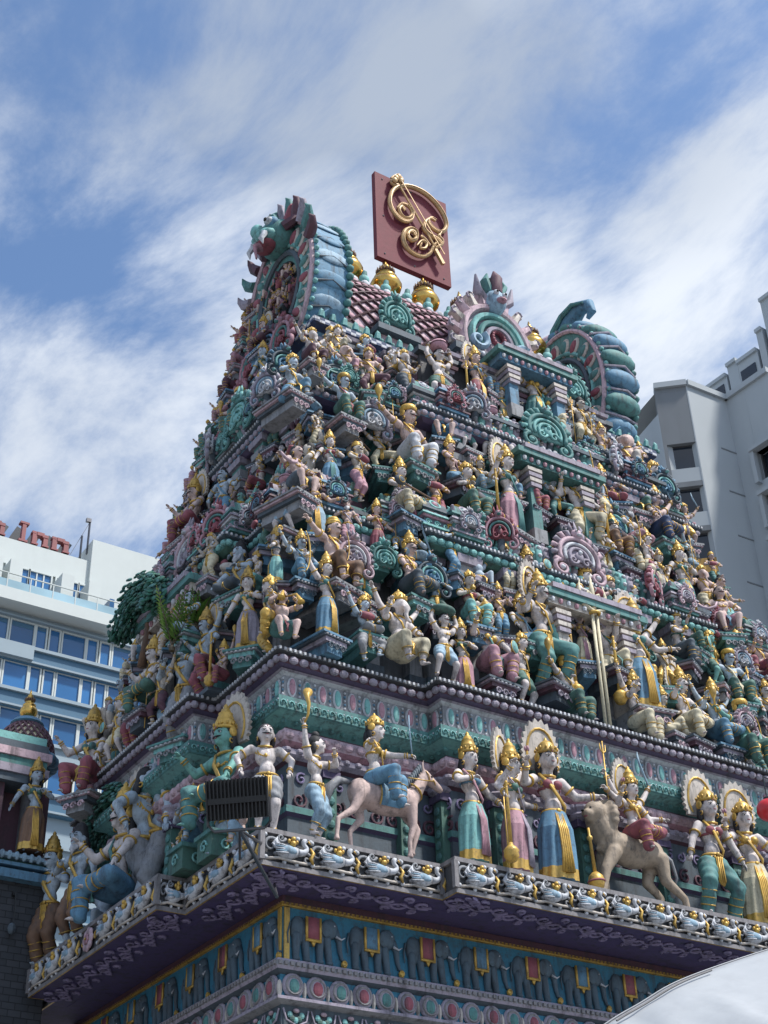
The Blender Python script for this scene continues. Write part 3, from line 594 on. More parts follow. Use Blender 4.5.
def swan():
    m=MB(); m.use('white').ell((.0,-.055,.15),(.17,.07,.085),14,9,rot=Matrix.Rotation(-.25,3,'Y'))
    m.tube(smoothp([V((.13,-.06,.17)),V((.20,-.08,.18)),V((.235,-.085,.235)),V((.195,-.085,.285)),V((.20,-.085,.335)),V((.245,-.085,.335))],4),[.055,.052,.048,.044,.040,.037,.034,.031,.029,.028,.027,.027,.028,.030,.032,.034,.032,.030,.028,.022,.016],8); m.use('gold').tube([(.25,-.09,.335),(.295,-.09,.305)],[.016,.003],5); m.use('eye').ell((.232,-.115,.345),(.008,.006,.008),5,4)
    m.use('paleblue').ell((-.03,-.11,.17),(.12,.03,.055),10,7,rot=Matrix.Rotation(.15,3,'Y'))
    for k in range(5): m.use(('white','paleblue')[k%2]).tube([(-.04,-.12,.20-.02*k),(-.13,-.12,.215-.026*k),(-.20,-.09,.235-.03*k)],[.012,.017,.004],5)
    for k in range(5): m.use('white').tube([(-.11,-.06,.17),(-.19,-.065,.20+.015*k),(-.235+.018*k,-.06,.245+.022*k)],[.035,.026,.006],5)
    m.use('grey').tube(spiral((-.24,.22),.13,1.4,1,-1.2,24,y=-.035),[.032-.0011*j for j in range(24)],6); m.tube(spiral((-.10,.34),.060,1.3,-1,0,14,y=-.04),[.022-.001*j for j in range(14)],6); m.tube(spiral((.27,.11),.085,1.2,-1,2,14,y=-.035),[.026-.001*j for j in range(14)],6)
    m.use('bone').tube([(-.3,-.03,.03),(-.15,-.06,.055),(.1,-.06,.04),(.28,-.03,.055)],.02,6)
    for x,z in((-.32,.35),(-.31,.05),(.32,.36),(-.05,.02),(.12,.02),(.14,.37)): m.use('white').ell((x,-.03,z),(.032,.03,.032),7,5)
    m.use('gold').ell((.045,-.08,.27),(.045,.045,.045),8,6); m.ell((.045,-.09,.33),(.034,.035,.034),8,6); m.ell((-.01,-.08,.30),(.022,.025,.03),6,4); m.ell((.10,-.08,.30),(.022,.025,.03),6,4); m.tube([(.31,-.045,.27),(.345,-.06,.20),(.30,-.07,.12),(.345,-.06,.05)],[.014,.026,.026,.012],6)
    return m.mesh('swan',True)
SW_=swan(); cnt=[0]
flo=MB(); [flo.use('palepink').ell((.12*math.cos(a),-.05,.2+.12*math.sin(a)),(.075,.03,.075),8,5) for a in [2*PI*k/8 for k in range(8)]]; [flo.use('pink').ell((.05*math.cos(a),-.08,.2+.05*math.sin(a)),(.038,.02,.038),7,4) for a in [2*PI*k/6 for k in range(6)]]; flo.use('gold').ell((0,-.1,.2),(.022,.02,.022),6,4)
for q in (-1,1): flo.use('gold').tube(spiral((q*.24,.2),.07,1.1,q,1,12,y=-.03),.013,5)
FLO=flo.mesh('flower',True)
def psw(p,a,f,st):
    cnt[0]+=1; nm=('flower_relief',FLO) if (f=='F' and abs(p.x-W/2)<.3) or (f=='L' and abs(p.y-D/2)<.3) else ('swan_relief',SW_)
    if st>.35: tinst(nm[0],nm[1],p,a,(st/.66,1.1,1.03) if nm[0][0]=='s' else (1,1,1))
along(0,-.042,8.742,.68,psw)
# --- tier 1 wall, frieze and cornice
b=MB(); mould(b,.95,[(.25,9.2,'darkgrey'),(.25,9.36,'plum'),(.18,9.40,'teal'),(.22,9.5,'teal'),(.14,9.56,'purple'),(.0,9.62,'slate'),(.0,9.9,'purple'),(.05,9.95,'teal'),(.05,10.05,'purple'),(0,10.08,'slate'),(0,10.72,'plum'),(.06,10.76,'lilac'),(.12,10.82,'lilac'),(.12,10.90,'plum'),(.08,10.94,'pink'),(.16,11.0,'palepink'),(.20,11.1,'palepink'),(.16,11.18,'plum'),(.12,11.22,'teal'),(.20,11.30,'teal')])
def bmp(p,a,f,st): b.use('palepink').ell((0,-.0,0),(.085,.05,.07),8,6,M=Mz(p,a)); b.use('teal').ell((.1,-.0,.19),(.04,.05,.04),6,5,M=Mz(p,a)); b.use('lilac').ell((.0,.07,-.22),(.07,.06,.05),6,5,M=Mz(p,a))
along(.95,.18,11.09,.2,bmp)
def scr(p,a,f,st):
    M=Mz(p,a)
    for k in (-1,1): b.use('plum').tube(spiral((k*.15,.22),.13,1.4,k,1,18,y=-.02),.022,5,M=M); b.use('scroll').tube(spiral((k*.12,.55),.10,1.2,-k,1,14,y=-.02),.018,5,M=M)
along(.95,0,9.95,.62,scr)
def pil(p,a,f,st):
    M=Mz(p,a); b.use('green').box((0,-.05,.42),(.20,.14,1.0),M=M)
    for k in range(5): b.use('teal').ell((0,-.13,.05+.18*k),(.07,.03,.07),8,5,M=M)
    b.use('purple').box((0,-.06,.98),(.30,.2,.12),M=M); b.use('lilac').lathe([(.12,0),(.18,.05),(.20,.1),(.14,.16),(.19,.22),(.19,.26)],10,c=(0,-.06,1.02),M=M)
along(.95,.02,9.62,1.6,pil); tp(b,'tier_wall')
b=MB(); mould(b,.95,[(.20,11.30,'aqua'),(.36,11.36,'teal'),(.38,11.38,'teal'),(.38,11.58,'aqua'),(.30,11.62,'lilac'),(.24,11.62,'white'),(.20,11.66,'grey'),(.20,12.02,'white'),(.26,12.06,'lilac'),(.30,12.08,'plum')])
def lea(p,a,f,st): b.use('aqua').tube([V((q.x,-.012,q.z)) for q in spiral((0,.12),.055,1.2,1,0,10)],[.014-.0008*j for j in range(10)],4,M=Mz(p,a)); b.use('green').ell((.07,-.01,.08),(.02,.012,.03),5,4,M=Mz(p,a)); b.use('white').ell((.07,-.01,.16),(.014,.012,.014),5,4,M=Mz(p,a))
along(.95,.38,11.34,.14,lea); cnt=[0]
def ova(p,a,f,st):
    M=Mz(p,a); cnt[0]+=1
    b.use('white').ell((0,-.01,.18),(.082,.03,.165),10,7,M=M); b.use(('aqua','pink')[cnt[0]%2]).ell((0,-.035,.18),(.055,.028,.135),10,7,M=M)
    for k in range(5): b.use('blue' if k%2 else 'white').ell((.135,-.01,.05+.065*k),(.022,.02,.022),6,4,M=M)
along(.95,.20,11.66,.27,ova); tp(b,'oval_frieze')
def cornice(s,z,h=.28,cols=('plum','lilac','purple','darkgrey'),out=.0):
    b=MB(); mould(b,s,[(.0+out,z,cols[2]),(.10+out,z+.05,cols[1]),(.16+out,z+h*.45,cols[1]),(.12+out,z+h*.62,cols[3]),(.20+out,z+h*.68,cols[3]),(.20+out,z+h*.9,cols[2]),(.16+out,z+h,cols[3])])
    def rope(p,a,f,st): b.use(cols[0]).ell((0,.01,0),(st*.47,.055,.062),8,6,M=Mz(p,a))
    along(s,.15+out,z+h*.36,.17,rope)
    def dt(p,a,f,st): b.use('white').box((0,.0,0),(.035,.05,.045),M=Mz(p,a))
    along(s,.20+out,z+h*.80,.085,dt)
    o=tp(b,'cornice'); return o
cornice(.95,12.08,.28,out=.26,cols=('lilac','plum','purple','darkgrey'))
# --- scrolled gables, small pavilions, barrel roofs: made once, copied
def gable(c1,c2,c3,w=1.,h=1.):
    m=MB(); m.use(c1); pts=[]
    for k in range(25):
        a=-.35+(PI+.7)*k/24; r=.44*(1+.05*(k%2)); pts.append((r*math.cos(a)*w,(.42+r*math.sin(a))*h))
    pts=pts[:12]+[(.05,.98*h),(-.05,.98*h)]+pts[13:]
    m.prism(pts,-.05,.05)
    for R,c,t in((.40,c2,.045),(.29,c3,.035),(.19,c1,.035)): m.use(c).tube([(R*w*math.cos(a),-.07,(.42+R*math.sin(a))*h) for a in [-.4+(PI+.8)*j/18 for j in range(19)]],t,6)
    for k in range(13): a=-.3+(PI+.6)*k/12; m.use(c1 if k%2 else c2).tube([(.42*w*math.cos(a),-.03,(.42+.42*math.sin(a))*h),(.52*w*math.cos(a+.06),-.05,(.43+.54*math.sin(a+.06))*h),(.53*w*math.cos(a+.2),-.04,(.45+.55*math.sin(a+.2))*h)],[.06,.05,.015],6)
    for q in(-1,1):
        m.use(c2).tube(spiral((q*.36,.10),.17,1.5,-q,PI/2,20,y=-.06),[.045-.0015*j for j in range(20)],6); m.use(c3).ell((q*.36,-.07,.10),(.05,.05,.05),8,5)
        m.use(c1).tube(spiral((q*.13,.33),.10,1.3,q,0,14,y=-.09),[.03-.001*j for j in range(14)],5)
    z=.92*h; m.use(c2).ell((0,-.08,z),(.12,.09,.10),10,7); m.use('white').ell((-.05,-.155,z+.03),(.03,.02,.03),6,4); m.ell((.05,-.155,z+.03),(.03,.02,.03),6,4); m.use('eye').ell((-.05,-.175,z+.03),(.014,.01,.014),6,4); m.ell((.05,-.175,z+.03),(.014,.01,.014),6,4)
    for q in(-1,0,1): m.use(c1).tube([(q*.07,-.04,z+.06),(q*.12,-.05,z+.16),(q*.10,-.03,z+.26+.06*(q==0))],[.045,.035,.008],6)
    m.use(c3).ell((0,-.15,z-.05),(.06,.05,.03),8,5); m.use(c1).ell((0,-.08,.42*h),(.09,.05,.11),10,6); m.use(c3).ell((0,-.12,.50*h),(.04,.04,.05),8,5)
    return m.mesh('gable',True)
GAB=[gable('aqua','teal','aqua'),gable('blue','slate','aqua'),gable('lilac','palepink','white'),gable('rose','pink','teal'),gable('white','lilac','paleblue'),gable('slate','plum','blue')]
def kuta(c1,c2,c3,top):
    m=MB()
    def bx(z0,z1,w,c,t=1.): m.use(c).box((0,0,(z0+z1)/2),(w,w,z1-z0),taper=t)
    bx(0,.09,1.0,c1); bx(.09,.15,1.08,c2); bx(.15,.42,.86,c1); bx(.42,.50,.98,c3); bx(.50,.57,1.10,c2,.96); bx(.57,.72,.80,c3); bx(.72,.80,1.0,c1,.97)
    for a in range(4):
        R=Matrix.Rotation(a*PI/2,4,'Z')
        for x in(-.3,0,.3): m.use(c2).tube([V((x,-.44,.29))+V((q.x,0,q.z)) for q in spiral((0,0),.10,1.4,1 if x<=0 else -1,0,14)],[.03-.0012*j for j in range(14)],5,M=R)
        for x in(-.36,-.18,0,.18,.36): m.use(c3).ell((x,-.44,.46),(.07,.06,.05),7,5,M=R)
        for x in(-.32,0,.32): m.use('white').ell((x,-.41,.645),(.10,.04,.055),8,5,M=R)
    m.use(top).lathe([(.52,.80),(.60,.84),(.60,.92),(.52,1.04),(.40,1.14),(.2,1.22),(.1,1.24)],4,M=Matrix.Rotation(PI/4,4,'Z')); 
    for a in range(4):
        R=Matrix.Rotation(a*PI/2,4,'Z'); m.use(c2).torus((0,-.36,.98),.17,.05,14,6,rot=Matrix.Rotation(PI/2-.45,3,'X'),M=R); m.use(c3).ell((0,-.37,.98),(.10,.07,.10),8,6,M=R)
        for q in(-1,1): m.use(c2).tube([(q*.40,-.40,.84),(q*.46,-.46,.96),(q*.40,-.42,1.05)],[.06,.05,.01],6,M=R)
    m.use('gold').lathe([(.13,1.22),(.16,1.25),(.13,1.28),(.16,1.31),(.10,1.34),(.12,1.37),(.02,1.44)],10)
    return m.mesh('kuta')
KUT=[kuta('teal','lilac','white','teal'),kuta('blue','plum','palepink','lilac'),kuta('grey','teal','lilac','green'),kuta('slate','aqua','pink','slate')]
for k in KUT: k.set_sharp_from_angle(angle=.7)
def sala(L,c):   # barrel roof along x
    m=MB(); n=int(L/.16); 
    for k in range(n):
        x0=-L/2+L*k/n; m.use(c[k%len(c)]).tube([(x0,0,0),(x0+.25*L/n,0,0),(x0+.75*L/n,0,0),(x0+L/n,0,0)],[.34,.385,.385,.34],14)
        for j in range(7):
            a=PI*(-.05+1.0*j/7); m.use(('lilac','aqua','white')[(k)%3]).ell((x0+.5*L/n,-.385*math.cos(a),.385*math.sin(a)),(.05,.04,.04),6,4)
    for q in(-1,1):
        for R,cc,t in((.44,'slate',.08),(.30,'aqua',.05),(.16,'lilac',.05)): m.use(cc).torus((q*L/2,0,.0),R,t,18,6,rot=Matrix.Rotation(PI/2,3,'Y'))
        m.use('blue').ell((q*L/2,0,0),(.05,.36,.36),12,8)
        for j in range(9): a=-.5+(PI+1)*j/8; m.use('grey').ell((q*L/2,.50*math.cos(a),.50*math.sin(a)),(.05,.07,.07),6,4)
    for j in range(int(L/.62)): x=-L/2+.35+.62*j; m.use('gold'); m.box((x,0,.42),(.20,.14,.05)); m.box((x,0,.47),(.14,.10,.05)); m.box((x,0,.52),(.20,.13,.04))
    return m.mesh('sala',True)
# --- tiers 2,3,4
TI=[(2,12.36,1.45,15.35,('grey','slate','teal')),(3,15.95,1.85,18.55,('teal','plum','grey')),(4,19.15,2.15,20.85,('slate','blue','plum'))]
gi=0
for k,zf,s,zt,cc in TI:
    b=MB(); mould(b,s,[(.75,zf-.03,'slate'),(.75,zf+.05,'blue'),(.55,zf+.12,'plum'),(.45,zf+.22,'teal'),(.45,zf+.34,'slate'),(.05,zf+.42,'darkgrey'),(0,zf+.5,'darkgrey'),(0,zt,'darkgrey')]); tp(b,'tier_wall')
    # pilasters with moulded capitals
    b=MB(); M=Matrix.Identity(4); h=zt-zf-.45; b.use(cc[0]).box((0,-.1,h*.35),(.24,.24,h*.7)); b.use(cc[1]).box((0,-.1,.08),(.34,.34,.16))
    for j,(w,c) in enumerate(((.30,'lilac'),(.40,cc[2]),(.28,'plum'),(.42,'grey'),(.34,cc[0]),(.50,'lilac'))): b.use(c).box((0,-.1,h*(.66+.062*j)),(w,w,h*.06),taper=1.08)
    PLM=b.mesh('pilaster')
    along(s,-.02,zf+.45,.98 if k<4 else .9,lambda p,a,f,st: tinst('pilaster',PLM,p,a))
    if k<4: cornice(s,zt-.02,.30,out=.22,cols=(('aqua','teal','green','slate'),('lilac','blue','purple','slate'),('pink','plum','slate','darkgrey'))[k-2])
    if k==4: b=MB().use('slate'); mould(b,s,[(.1,zt-.02,'slate'),(.1,zt+.1,'slate')]); tp(b,'bead_moulding'); 
    b=MB(); mould(b,s,[(.30,zt+.25,'teal'),(.34,zt+.3,'blue'),(.34,zt+.36,'slate'),(.1,zt+.38,'plum'),(.1,zt+.55,'slate')])
    def bz(p,a,f,st): b.use(('white','pink','aqua')[rnd.randrange(3)]).ell((0,-.0,.03),(.06,.04,.05),7,5,M=Mz(p,a))
    along(s,.34,zt+.3,.15,bz)
    if k<4: tp(b,'bead_moulding')
    # parapet of little pavilions above the cornice, gables between them
    if k<4:
        zz=zt+.27
        def pk(p,a,f,st):
            global gi
            gi+=1
            if f=='F' and abs(p.x-W/2)<2.2: return
            M=Mz(p,a); q=M@V((0,.06,0)); tinst('miniature_pavilion',KUT[gi%4],q,a,(.66,.62,.62))
            q=M@V((.0,-.30,.12)); tinst('scroll_gable',GAB[gi%6],q,a,(.40,.6,.42))
        along(s,.22,zz,1.22,pk,faces=('F','L'))
        for face,(cx,cy),a,L in (('F',(W/2,s*(1+.06*s)-.30),0,3.5),('L',(s+(0,.35)[k-2]-.30,(4.3,4.0)[k-2]),-PI/2,2.2)):
            tinst('barrel_roof',sala(L,('teal','aqua','lilac','slate')),(cx,cy,zt+.60),a,1)
            M=Mz(V((cx,cy,zt+.42)),a); tinst('scroll_gable',GAB[(2,0)[k-2]],M@V((0,-.42,-.15)),a,(1.15,1.,1.0))
            for q in (-1,1): tinst('scroll_gable',GAB[(k+1)%6],M@V((q*(L/2+.05),-.45,-.1)),a+q*.5,(.62,1.,.75))
    # doorways at the middle of the front and of the side
    for cx,cy,a in ((W/2,s*(1+.06*s)-.35,0),(s-.45,4.35,-PI/2))[:2 if k==2 else 1]:
        b=MB(); M=Mz(V((cx,cy,zf+.35)),a); h=(1.95,1.75,1.35)[k-2]; wd=(.62,.52,.48)[k-2]; d1,d2=(('navy','bone'),('plum','teal'),('green','blue'))[k-2]
        b.use(d2)
        for q in(-1,1):
            b.box((q*(wd+.12),-.38,h/2),(.22,.5,h),M=M); b.use('grey').box((q*(wd+.12),-.42,.15),(.30,.52,.3),M=M)
            for j in range(4): b.use(('bone','lilac')[j%2]).box((q*(wd+.12),-.44,h-.1-.12*j),(.34-.03*j,.5,.08),M=M)
            b.use(d2)
        b.use(d2).box((0,-.42,h+.08),(2*wd+.9,.56,.16),M=M); b.use('teal').box((0,-.46,h+.22),(2*wd+1.1,.64,.12),M=M); b.use('lilac').box((0,-.5,h+.33),(2*wd+.8,.62,.10),M=M)
        for j in range(12): b.use(('white','pink')[j%2]).ell(((j-5.5)*(2*wd+.9)/12,-.72,h+.08),(.05,.04,.06),6,4,M=M)
        fr=tp(b,'doorway'); b=MB().use(d1); b.box((0,-.03,h/2),(2*wd,.06,h),M=M); b.use('slate').box((-wd*.45,-.10,h/2),(wd*.9,.05,h),M=M); o=b.build('door_leaf',fr)
    if k>=3:
        pass
# --- roof: eave, barrel vault, ridge, gable ends
UX0,UX1,VY0,VY1,ZE=2.70,W-3.0,2.95,5.25,21.30; DC=(VY0+VY1)/2; ZRG=ony(383,300,DC).z-.12; RG=(VY1-VY0)/2-.02
b=MB()
def rr(off,z): return [V((UX0-off,VY0-off,z)),V((UX1+off,VY0-off,z)),V((UX1+off,VY1+off,z)),V((UX0-off,VY1+off,z))]
for (o0,z0,c),(o1,z1,_) in zip(((-.3,20.80,'slate'),(.15,20.85,'blue'),(.22,21.0,'navy'),(.40,21.05,'navy'),(.40,21.22,'blue'),(.30,21.3,'slate'),(.1,21.34,'green'),(.05,21.75,'teal')),((.15,20.85,0),(.22,21.0,0),(.40,21.05,0),(.40,21.22,0),(.30,21.3,0),(.1,21.34,0),(.05,21.75,0),(-.3,21.8,0))):
    b.use(c).loft([rr(o0,z0),rr(o1,z1)],cap=False)
b.add(rr(-.3,21.8),[(0,1,2,3)])
for x in range(int((UX1-UX0+.8)/.12)):
    for q,zz in((0,21.09),(1,21.15)): b.use('white' if (x+q)%2 else 'navy').box((UX0-.4+.06+.12*x,VY0-.41,zz),(.12,.03,.06))
for y in range(int((VY1-VY0+.8)/.12)):
    for q,zz in((0,21.09),(1,21.15)): b.use('white' if (y+q)%2 else 'navy').box((UX0-.41,VY0-.4+.06+.12*y,zz),(.03,.12,.06))
for x in range(34): X=UX0-.2+.265*x; b.use('aqua').tube([(X,VY0-.33,21.3),(X,VY0-.36,21.42),(X,VY0-.34,21.52)],[.08,.06,.01],6); b.use('teal').ell((X+.13,VY0-.3,21.34),(.06,.04,.06),6,4)
tp(b,'eave')
def vy(t): # barrel profile, t 0..1 from front eave over ridge to the back
    a=PI*t; return V((0,DC-RG*math.cos(a)*(1-.06*math.sin(a)),21.65+(ZRG-21.65)*math.sin(a)**.88))
b=MB().use('palepink'); N_=28
b.loft([[vy(j/N_)+V((x,0,0)) for j in range(N_+1)] for x in (UX0+.1,UX1-.1)],closed=False,cap=True); 
for k in range(-16,60):
    for sg in(1,-1):
        x0=UX0+.1+k*.42; pts=[vy(j/40*.5)*1+V((x0+sg*j*.1,0,0)) for j in range(41)]
        pts=[p for p in pts if UX0+.15<p.x<UX1-.15]
        if len(pts)>2:
            M=Matrix.Translation((0,-.025,.02)); b.use('maroon').tube(pts,.028,5,M=M)
for i in range(-2,26):
    for j in range(12):
        x=UX0+.1+.42*i+(.21 if j%2 else 0); 
        if not UX0+.3<x<UX1-.3: continue
        p=vy(min(.5,(j*2.1+1)/80*1)); b.use('pink').ell(p+V((x,-.02,.01)),(.10,.04,.08),6,4)
tp(b,'barrel_vault',smooth=50)
b=MB(); b.use('lilac').box((W/2,DC,ZRG+0.04),(UX1-UX0-.3,.5,.22)); 
for k in range(26):
    x=UX0+.5+k*(UX1-UX0-1)/25; b.use('white').ell((x,DC-.28,ZRG+0.04),(.11,.10,.12),8,6)
    if k%2==0: b.use('aqua').ell((x,DC-.25,ZRG+0.20),(.13,.12,.14),8,6); b.use('teal').tube([(x,DC-.25,ZRG+0.24),(x,DC-.30,ZRG+0.40),(x+.06,DC-.28,ZRG+0.46)],[.08,.06,.01],6)
tp(b,'ridge',smooth=60)
fin=MB().use('brass').lathe([(.16,0),(.24,.03),(.20,.09),(.12,.14),(.15,.17),(.26,.24),(.34,.33),(.37,.44),(.33,.54),(.24,.60),(.27,.63),(.27,.67),(.18,.70),(.14,.75),(.19,.78)],24)
fin.use('brown'); 
for j in range(16): a=2*PI*j/16; fin.tube([(.12*math.cos(a),.12*math.sin(a),.80),(.20*math.cos(a),.20*math.sin(a),.84),(.21*math.cos(a),.21*math.sin(a),.92)],[.035,.035,.008],5)
fin.use('brass').lathe([(.13,.78),(.14,.90),(.17,.92),(.10,.97),(.12,1.0),(.06,1.06),(.05,1.10),(.015,1.24)],18)
FIN=fin.mesh('finial',True)
for k in range(6): q=ony(347,280,DC); tinst('gilded_finial',FIN,(q.x+1.03*k,DC,ZRG+.12),0,(1.0,1.0,1.02))
# gable ends: horseshoe arches standing above the vault, blue scaled outer rim, petal band, monster mask on top
def endgable(side):
    m=MB(); cz=22.95; n=40; x0,x1=(0,.85); GC=DC; GR=1.42 if side=='L' else 1.60
    def arc(R,a,sz=1.08): return (GC-R*math.cos(a),cz+R*sz*math.sin(a))
    A0,A1=-.95,PI+.95
    def ring(R,xa,xb,c,t=None):
        m.use(c); P=[arc(R,A0+(A1-A0)*j/n) for j in range(n+1)]
        return P
    outer=[arc(GR,A0+(A1-A0)*j/n,1.40) for j in range(n+1)]; inner=[arc(GR-.73,A0+(A1-A0)*j/n,1.25) for j in range(n+1)]
    def strip(Pa,xa,Pb,xb,c): m.use(c).loft([[V((xa,p[0],p[1])) for p in Pa],[V((xb,p[0],p[1])) for p in Pb]],closed=False,cap=False)
    strip(outer,x0,outer,x1,'blue'); strip(inner,x0,inner,x1,'slate'); strip(inner,x0,outer,x0,'teal'); strip(inner,x1,outer,x1,'blue')
    m.use('slate').add([V((x0+.25,p[0],p[1])) for p in inner],[tuple(range(n+1))]); m.use('blue').add([V((x1-.2,p[0],p[1])) for p in inner],[tuple(range(n+1))])
    for j in range(46): a=A0+.1+(A1-A0-.2)*j/45; q_=arc(GR+.03,a,1.40); m.use('aqua').ell((x0+.03,q_[0],q_[1]),(.06,.06,.06),7,5); m.use('teal').ell((x1-.03,q_[0],q_[1]),(.09,.10,.09),7,5)
    for j in range(17): a=A0+.03+(A1-A0-.06)*j/16; q_=arc(GR+.015,a,1.40); m.use('slate').tube([(x0+.05,q_[0],q_[1]),(x0+.42,)+arc(GR+.03,a+.07,1.40),(x1-.05,q_[0],q_[1])],.028,5)
    for j in range(16):   # scales of the rim
        a=A0+.13+(A1-A0-.2)*j/16; p=arc(GR,a,1.40); rot=Matrix.Rotation(-(a-PI/2),3,'X')
        m.use('paleblue' if j%2 else 'blue').ell((.42,p[0],p[1]),(.40,.19,.05),12,8,rot=Matrix.Rotation(PI/2-a,3,'X'))
    for xs,sg in((x0,-1),(x1,1)):   # petal band on both faces
        for j in range(17):
            a=A0+.15+(A1-A0-.3)*j/16; p=arc(GR-.36,a,1.35); q=Matrix.Rotation(PI/2-a,3,'X')
            m.use('bone').ell((xs,p[0],p[1]),(.07,.17,.26),10,6,rot=q); m.use(('rose','teal')[j%2]).ell((xs+sg*.04,p[0],p[1]),(.07,.11,.18),10,6,rot=q)
        for R,c,t,sz in((GR-.58,'slate',.07,1.26),(GR-.07,'palepink',.06,1.39),(GR-.45,'aqua',.05,1.29)): m.use(c).tube([(xs+sg*.02,)+arc(R,A0+(A1-A0)*j/n,sz) for j in range(n+1)],t,6)
    for q in(-1,1):     # curled feet of the arch
        c=arc(1.9,A0,1.25) if q<0 else arc(1.9,A1,1.25); m.use('blue').tube([V((.4,c[0]+q*0+(.42*(1-.8*t))*math.cos(2.5+q*5*t),c[1]+.05+(.42*(1-.8*t))*math.sin(2.5+q*5*t))) for t in [j/20 for j in range(21)]],[.28-.008*j for j in range(21)],10); m.use('rose').ell((.1,c[0],c[1]+.1),(.2,.18,.18),10,8)
    if side=='R':
        for j in range(9):
            a=-.62+.28*j; q_=arc(GR+.06,a,1.38); m.use(('blue','teal')[j%2]).ell((.42,q_[0],q_[1]),(.50,.26,.20),14,9,rot=Matrix.Rotation(PI/2-a,3,'X')); m.use('lilac').tube([(-.04,)+arc(GR+.02,a+.14,1.40),(.42,)+arc(GR+.20,a+.14,1.38),(.88,)+arc(GR+.02,a+.14,1.40)],.035,6)
    # curled crest
    t0=cz+GR*1.40
    if side=='R': m.use('blue').tube([(.4,GC+.3,t0-.25),(.4,GC+.05,t0+.2),(.4,GC-.25,t0+.5),(.4,GC-.62,t0+.62),(.4,GC-.95,t0+.48),(.4,GC-1.02,t0+.22),(.4,GC-.85,t0+.12)],[.34,.30,.25,.20,.15,.11,.05],12); m.use('teal').tube([(.02,GC+.3,t0-.55),(.05,GC+.05,t0+.2),(.1,GC-.25,t0+.5),(.15,GC-.62,t0+.62),(.2,GC-.95,t0+.48)],[.08,.08,.07,.06,.03],6); m.use('palepink').tube([(.4,GC+.1,t0-.4),(.4,GC+.5,t0+.35),(.4,GC+.95,t0+.62),(.4,GC+1.3,t0+.66)],[.34,.24,.12,.02],8)
    # mask (faces outwards, -x)
    hz=-.05; y=0
    if side=='L':
        m0=m; m=MB()
        m.use('teal').ell((-.15,y,hz-.05),(.55,.62,.55),14,10); m.use('aqua').ell((-.55,y,hz-.25),(.35,.46,.22),12,8); m.ell((-.80,y,hz-.08),(.18,.22,.20),10,7)
        for q in(-1,1):
            m.use('blue').ell((-.50,y+q*.30,hz+.15),(.20,.20,.18),10,7); m.use('white').ell((-.62,y+q*.32,hz+.14),(.14,.15,.12),8,6); m.use('eye').ell((-.74,y+q*.33,hz+.14),(.05,.07,.06),6,5)
            m.use('rose').tube([(-.1,y+q*.45,hz+.25),(-.1,y+q*.68,hz+.6),(0,y+q*.60,hz+.98)],[.17,.14,.02],7); m.use('white').tube([(-.72,y+q*.30,hz-.32),(-.85,y+q*.34,hz-.62),(-.80,y+q*.36,hz-.80)],[.09,.07,.01],7)
            m.use('plum').tube([(-.3,y+q*.55,hz-.1),(-.1,y+q*.85,hz+.05),(.1,y+q*.9,hz+.4)],[.16,.14,.02],7)
        m.use('teal').tube([(-.1,y,hz+.35),(-.35,y,hz+.68),(-.2,y,hz+.98)],[.2,.15,.02],7)
        m.use('rose').ell((-.55,y,hz-.50),(.28,.36,.12),12,6); m.use('pink').tube([(-.5,y,hz-.45),(-.85,y,hz-.7),(-.8,y,hz-1.05)],[.16,.13,.05],8,flat=.5)
        for j in range(7): m.use('white').tube([(-.78,y+(j-3)*.10,hz-.30),(-.80,y+(j-3)*.10,hz-.42)],[.05,.01],6)
        m0.merge(m,Matrix.Translation((-.02,GC-.1,t0-.42))@Matrix.Scale(.80,4)); m=m0
        for j in range(12):
            a=.35+2.4*j/11; p=arc(GR+.02,a,1.40); o_=V((0,-math.cos(a),math.sin(a))); q=V((-.05,p[0],p[1])); m.use(('plum','teal','lilac')[j%3]).tube([q-o_*.1,q+o_*.16+V((-.06,0,0)),q+o_*.26+V((-.14,-.04,.08)),q+o_*.22+V((-.22,-.06,.14))],[.13,.12,.07,.01],7)
    return m
m=endgable('L'); M=Matrix.Translation((UX0-.30,0,0)); b=MB(); b.merge(m,M); tp(b,'gable_end',smooth=50)
m=endgable('R'); M=Matrix.Translation((UX1-.85,0,0)); b=MB(); b.merge(m,M); tp(b,'gable_end',smooth=50)
# figures massed inside the left gable: a seated group is added with the statues. front dormer over the middle
b=MB(); cx=W/2; Y=2.55
for z0,z1,w,yy,c in ((20.85,21.0,2.9,2.5,'slate'),(21.0,21.35,2.7,2.6,'pink'),(21.35,21.5,3.0,2.45,'plum'),(21.5,21.75,2.75,2.6,'blue'),(21.75,21.92,3.15,2.38,'slate'),(21.92,22.05,2.9,2.5,'lilac')): b.use(c).b2((cx-w/2,yy,z0),(cx+w/2,4.2,z1))
for j in range(18): b.use(('white','slate')[j%2]).ell((cx-1.35+.16*j,2.37,21.83),(.07,.05,.07),6,4)
n=28
def da(R,a,sz=1.15): return (cx-R*math.cos(a),22.55+R*sz*math.sin(a))
A0,A1=-.5,PI+.5
P0=[da(1.22,A0+(A1-A0)*j/n) for j in range(n+1)]; b.use('lilac').prism([(p[0],p[1]) for p in P0],2.62,4.6)
for R,c,t,y in((1.12,'palepink',.12,2.60),(.86,'aqua',.10,2.56),(.62,'teal',.09,2.53),(.42,'lilac',.08,2.50)): b.use(c).tube([(da(R,A0+(A1-A0)*j/n)[0],y,da(R,A0+(A1-A0)*j/n)[1]) for j in range(n+1)],t,7)
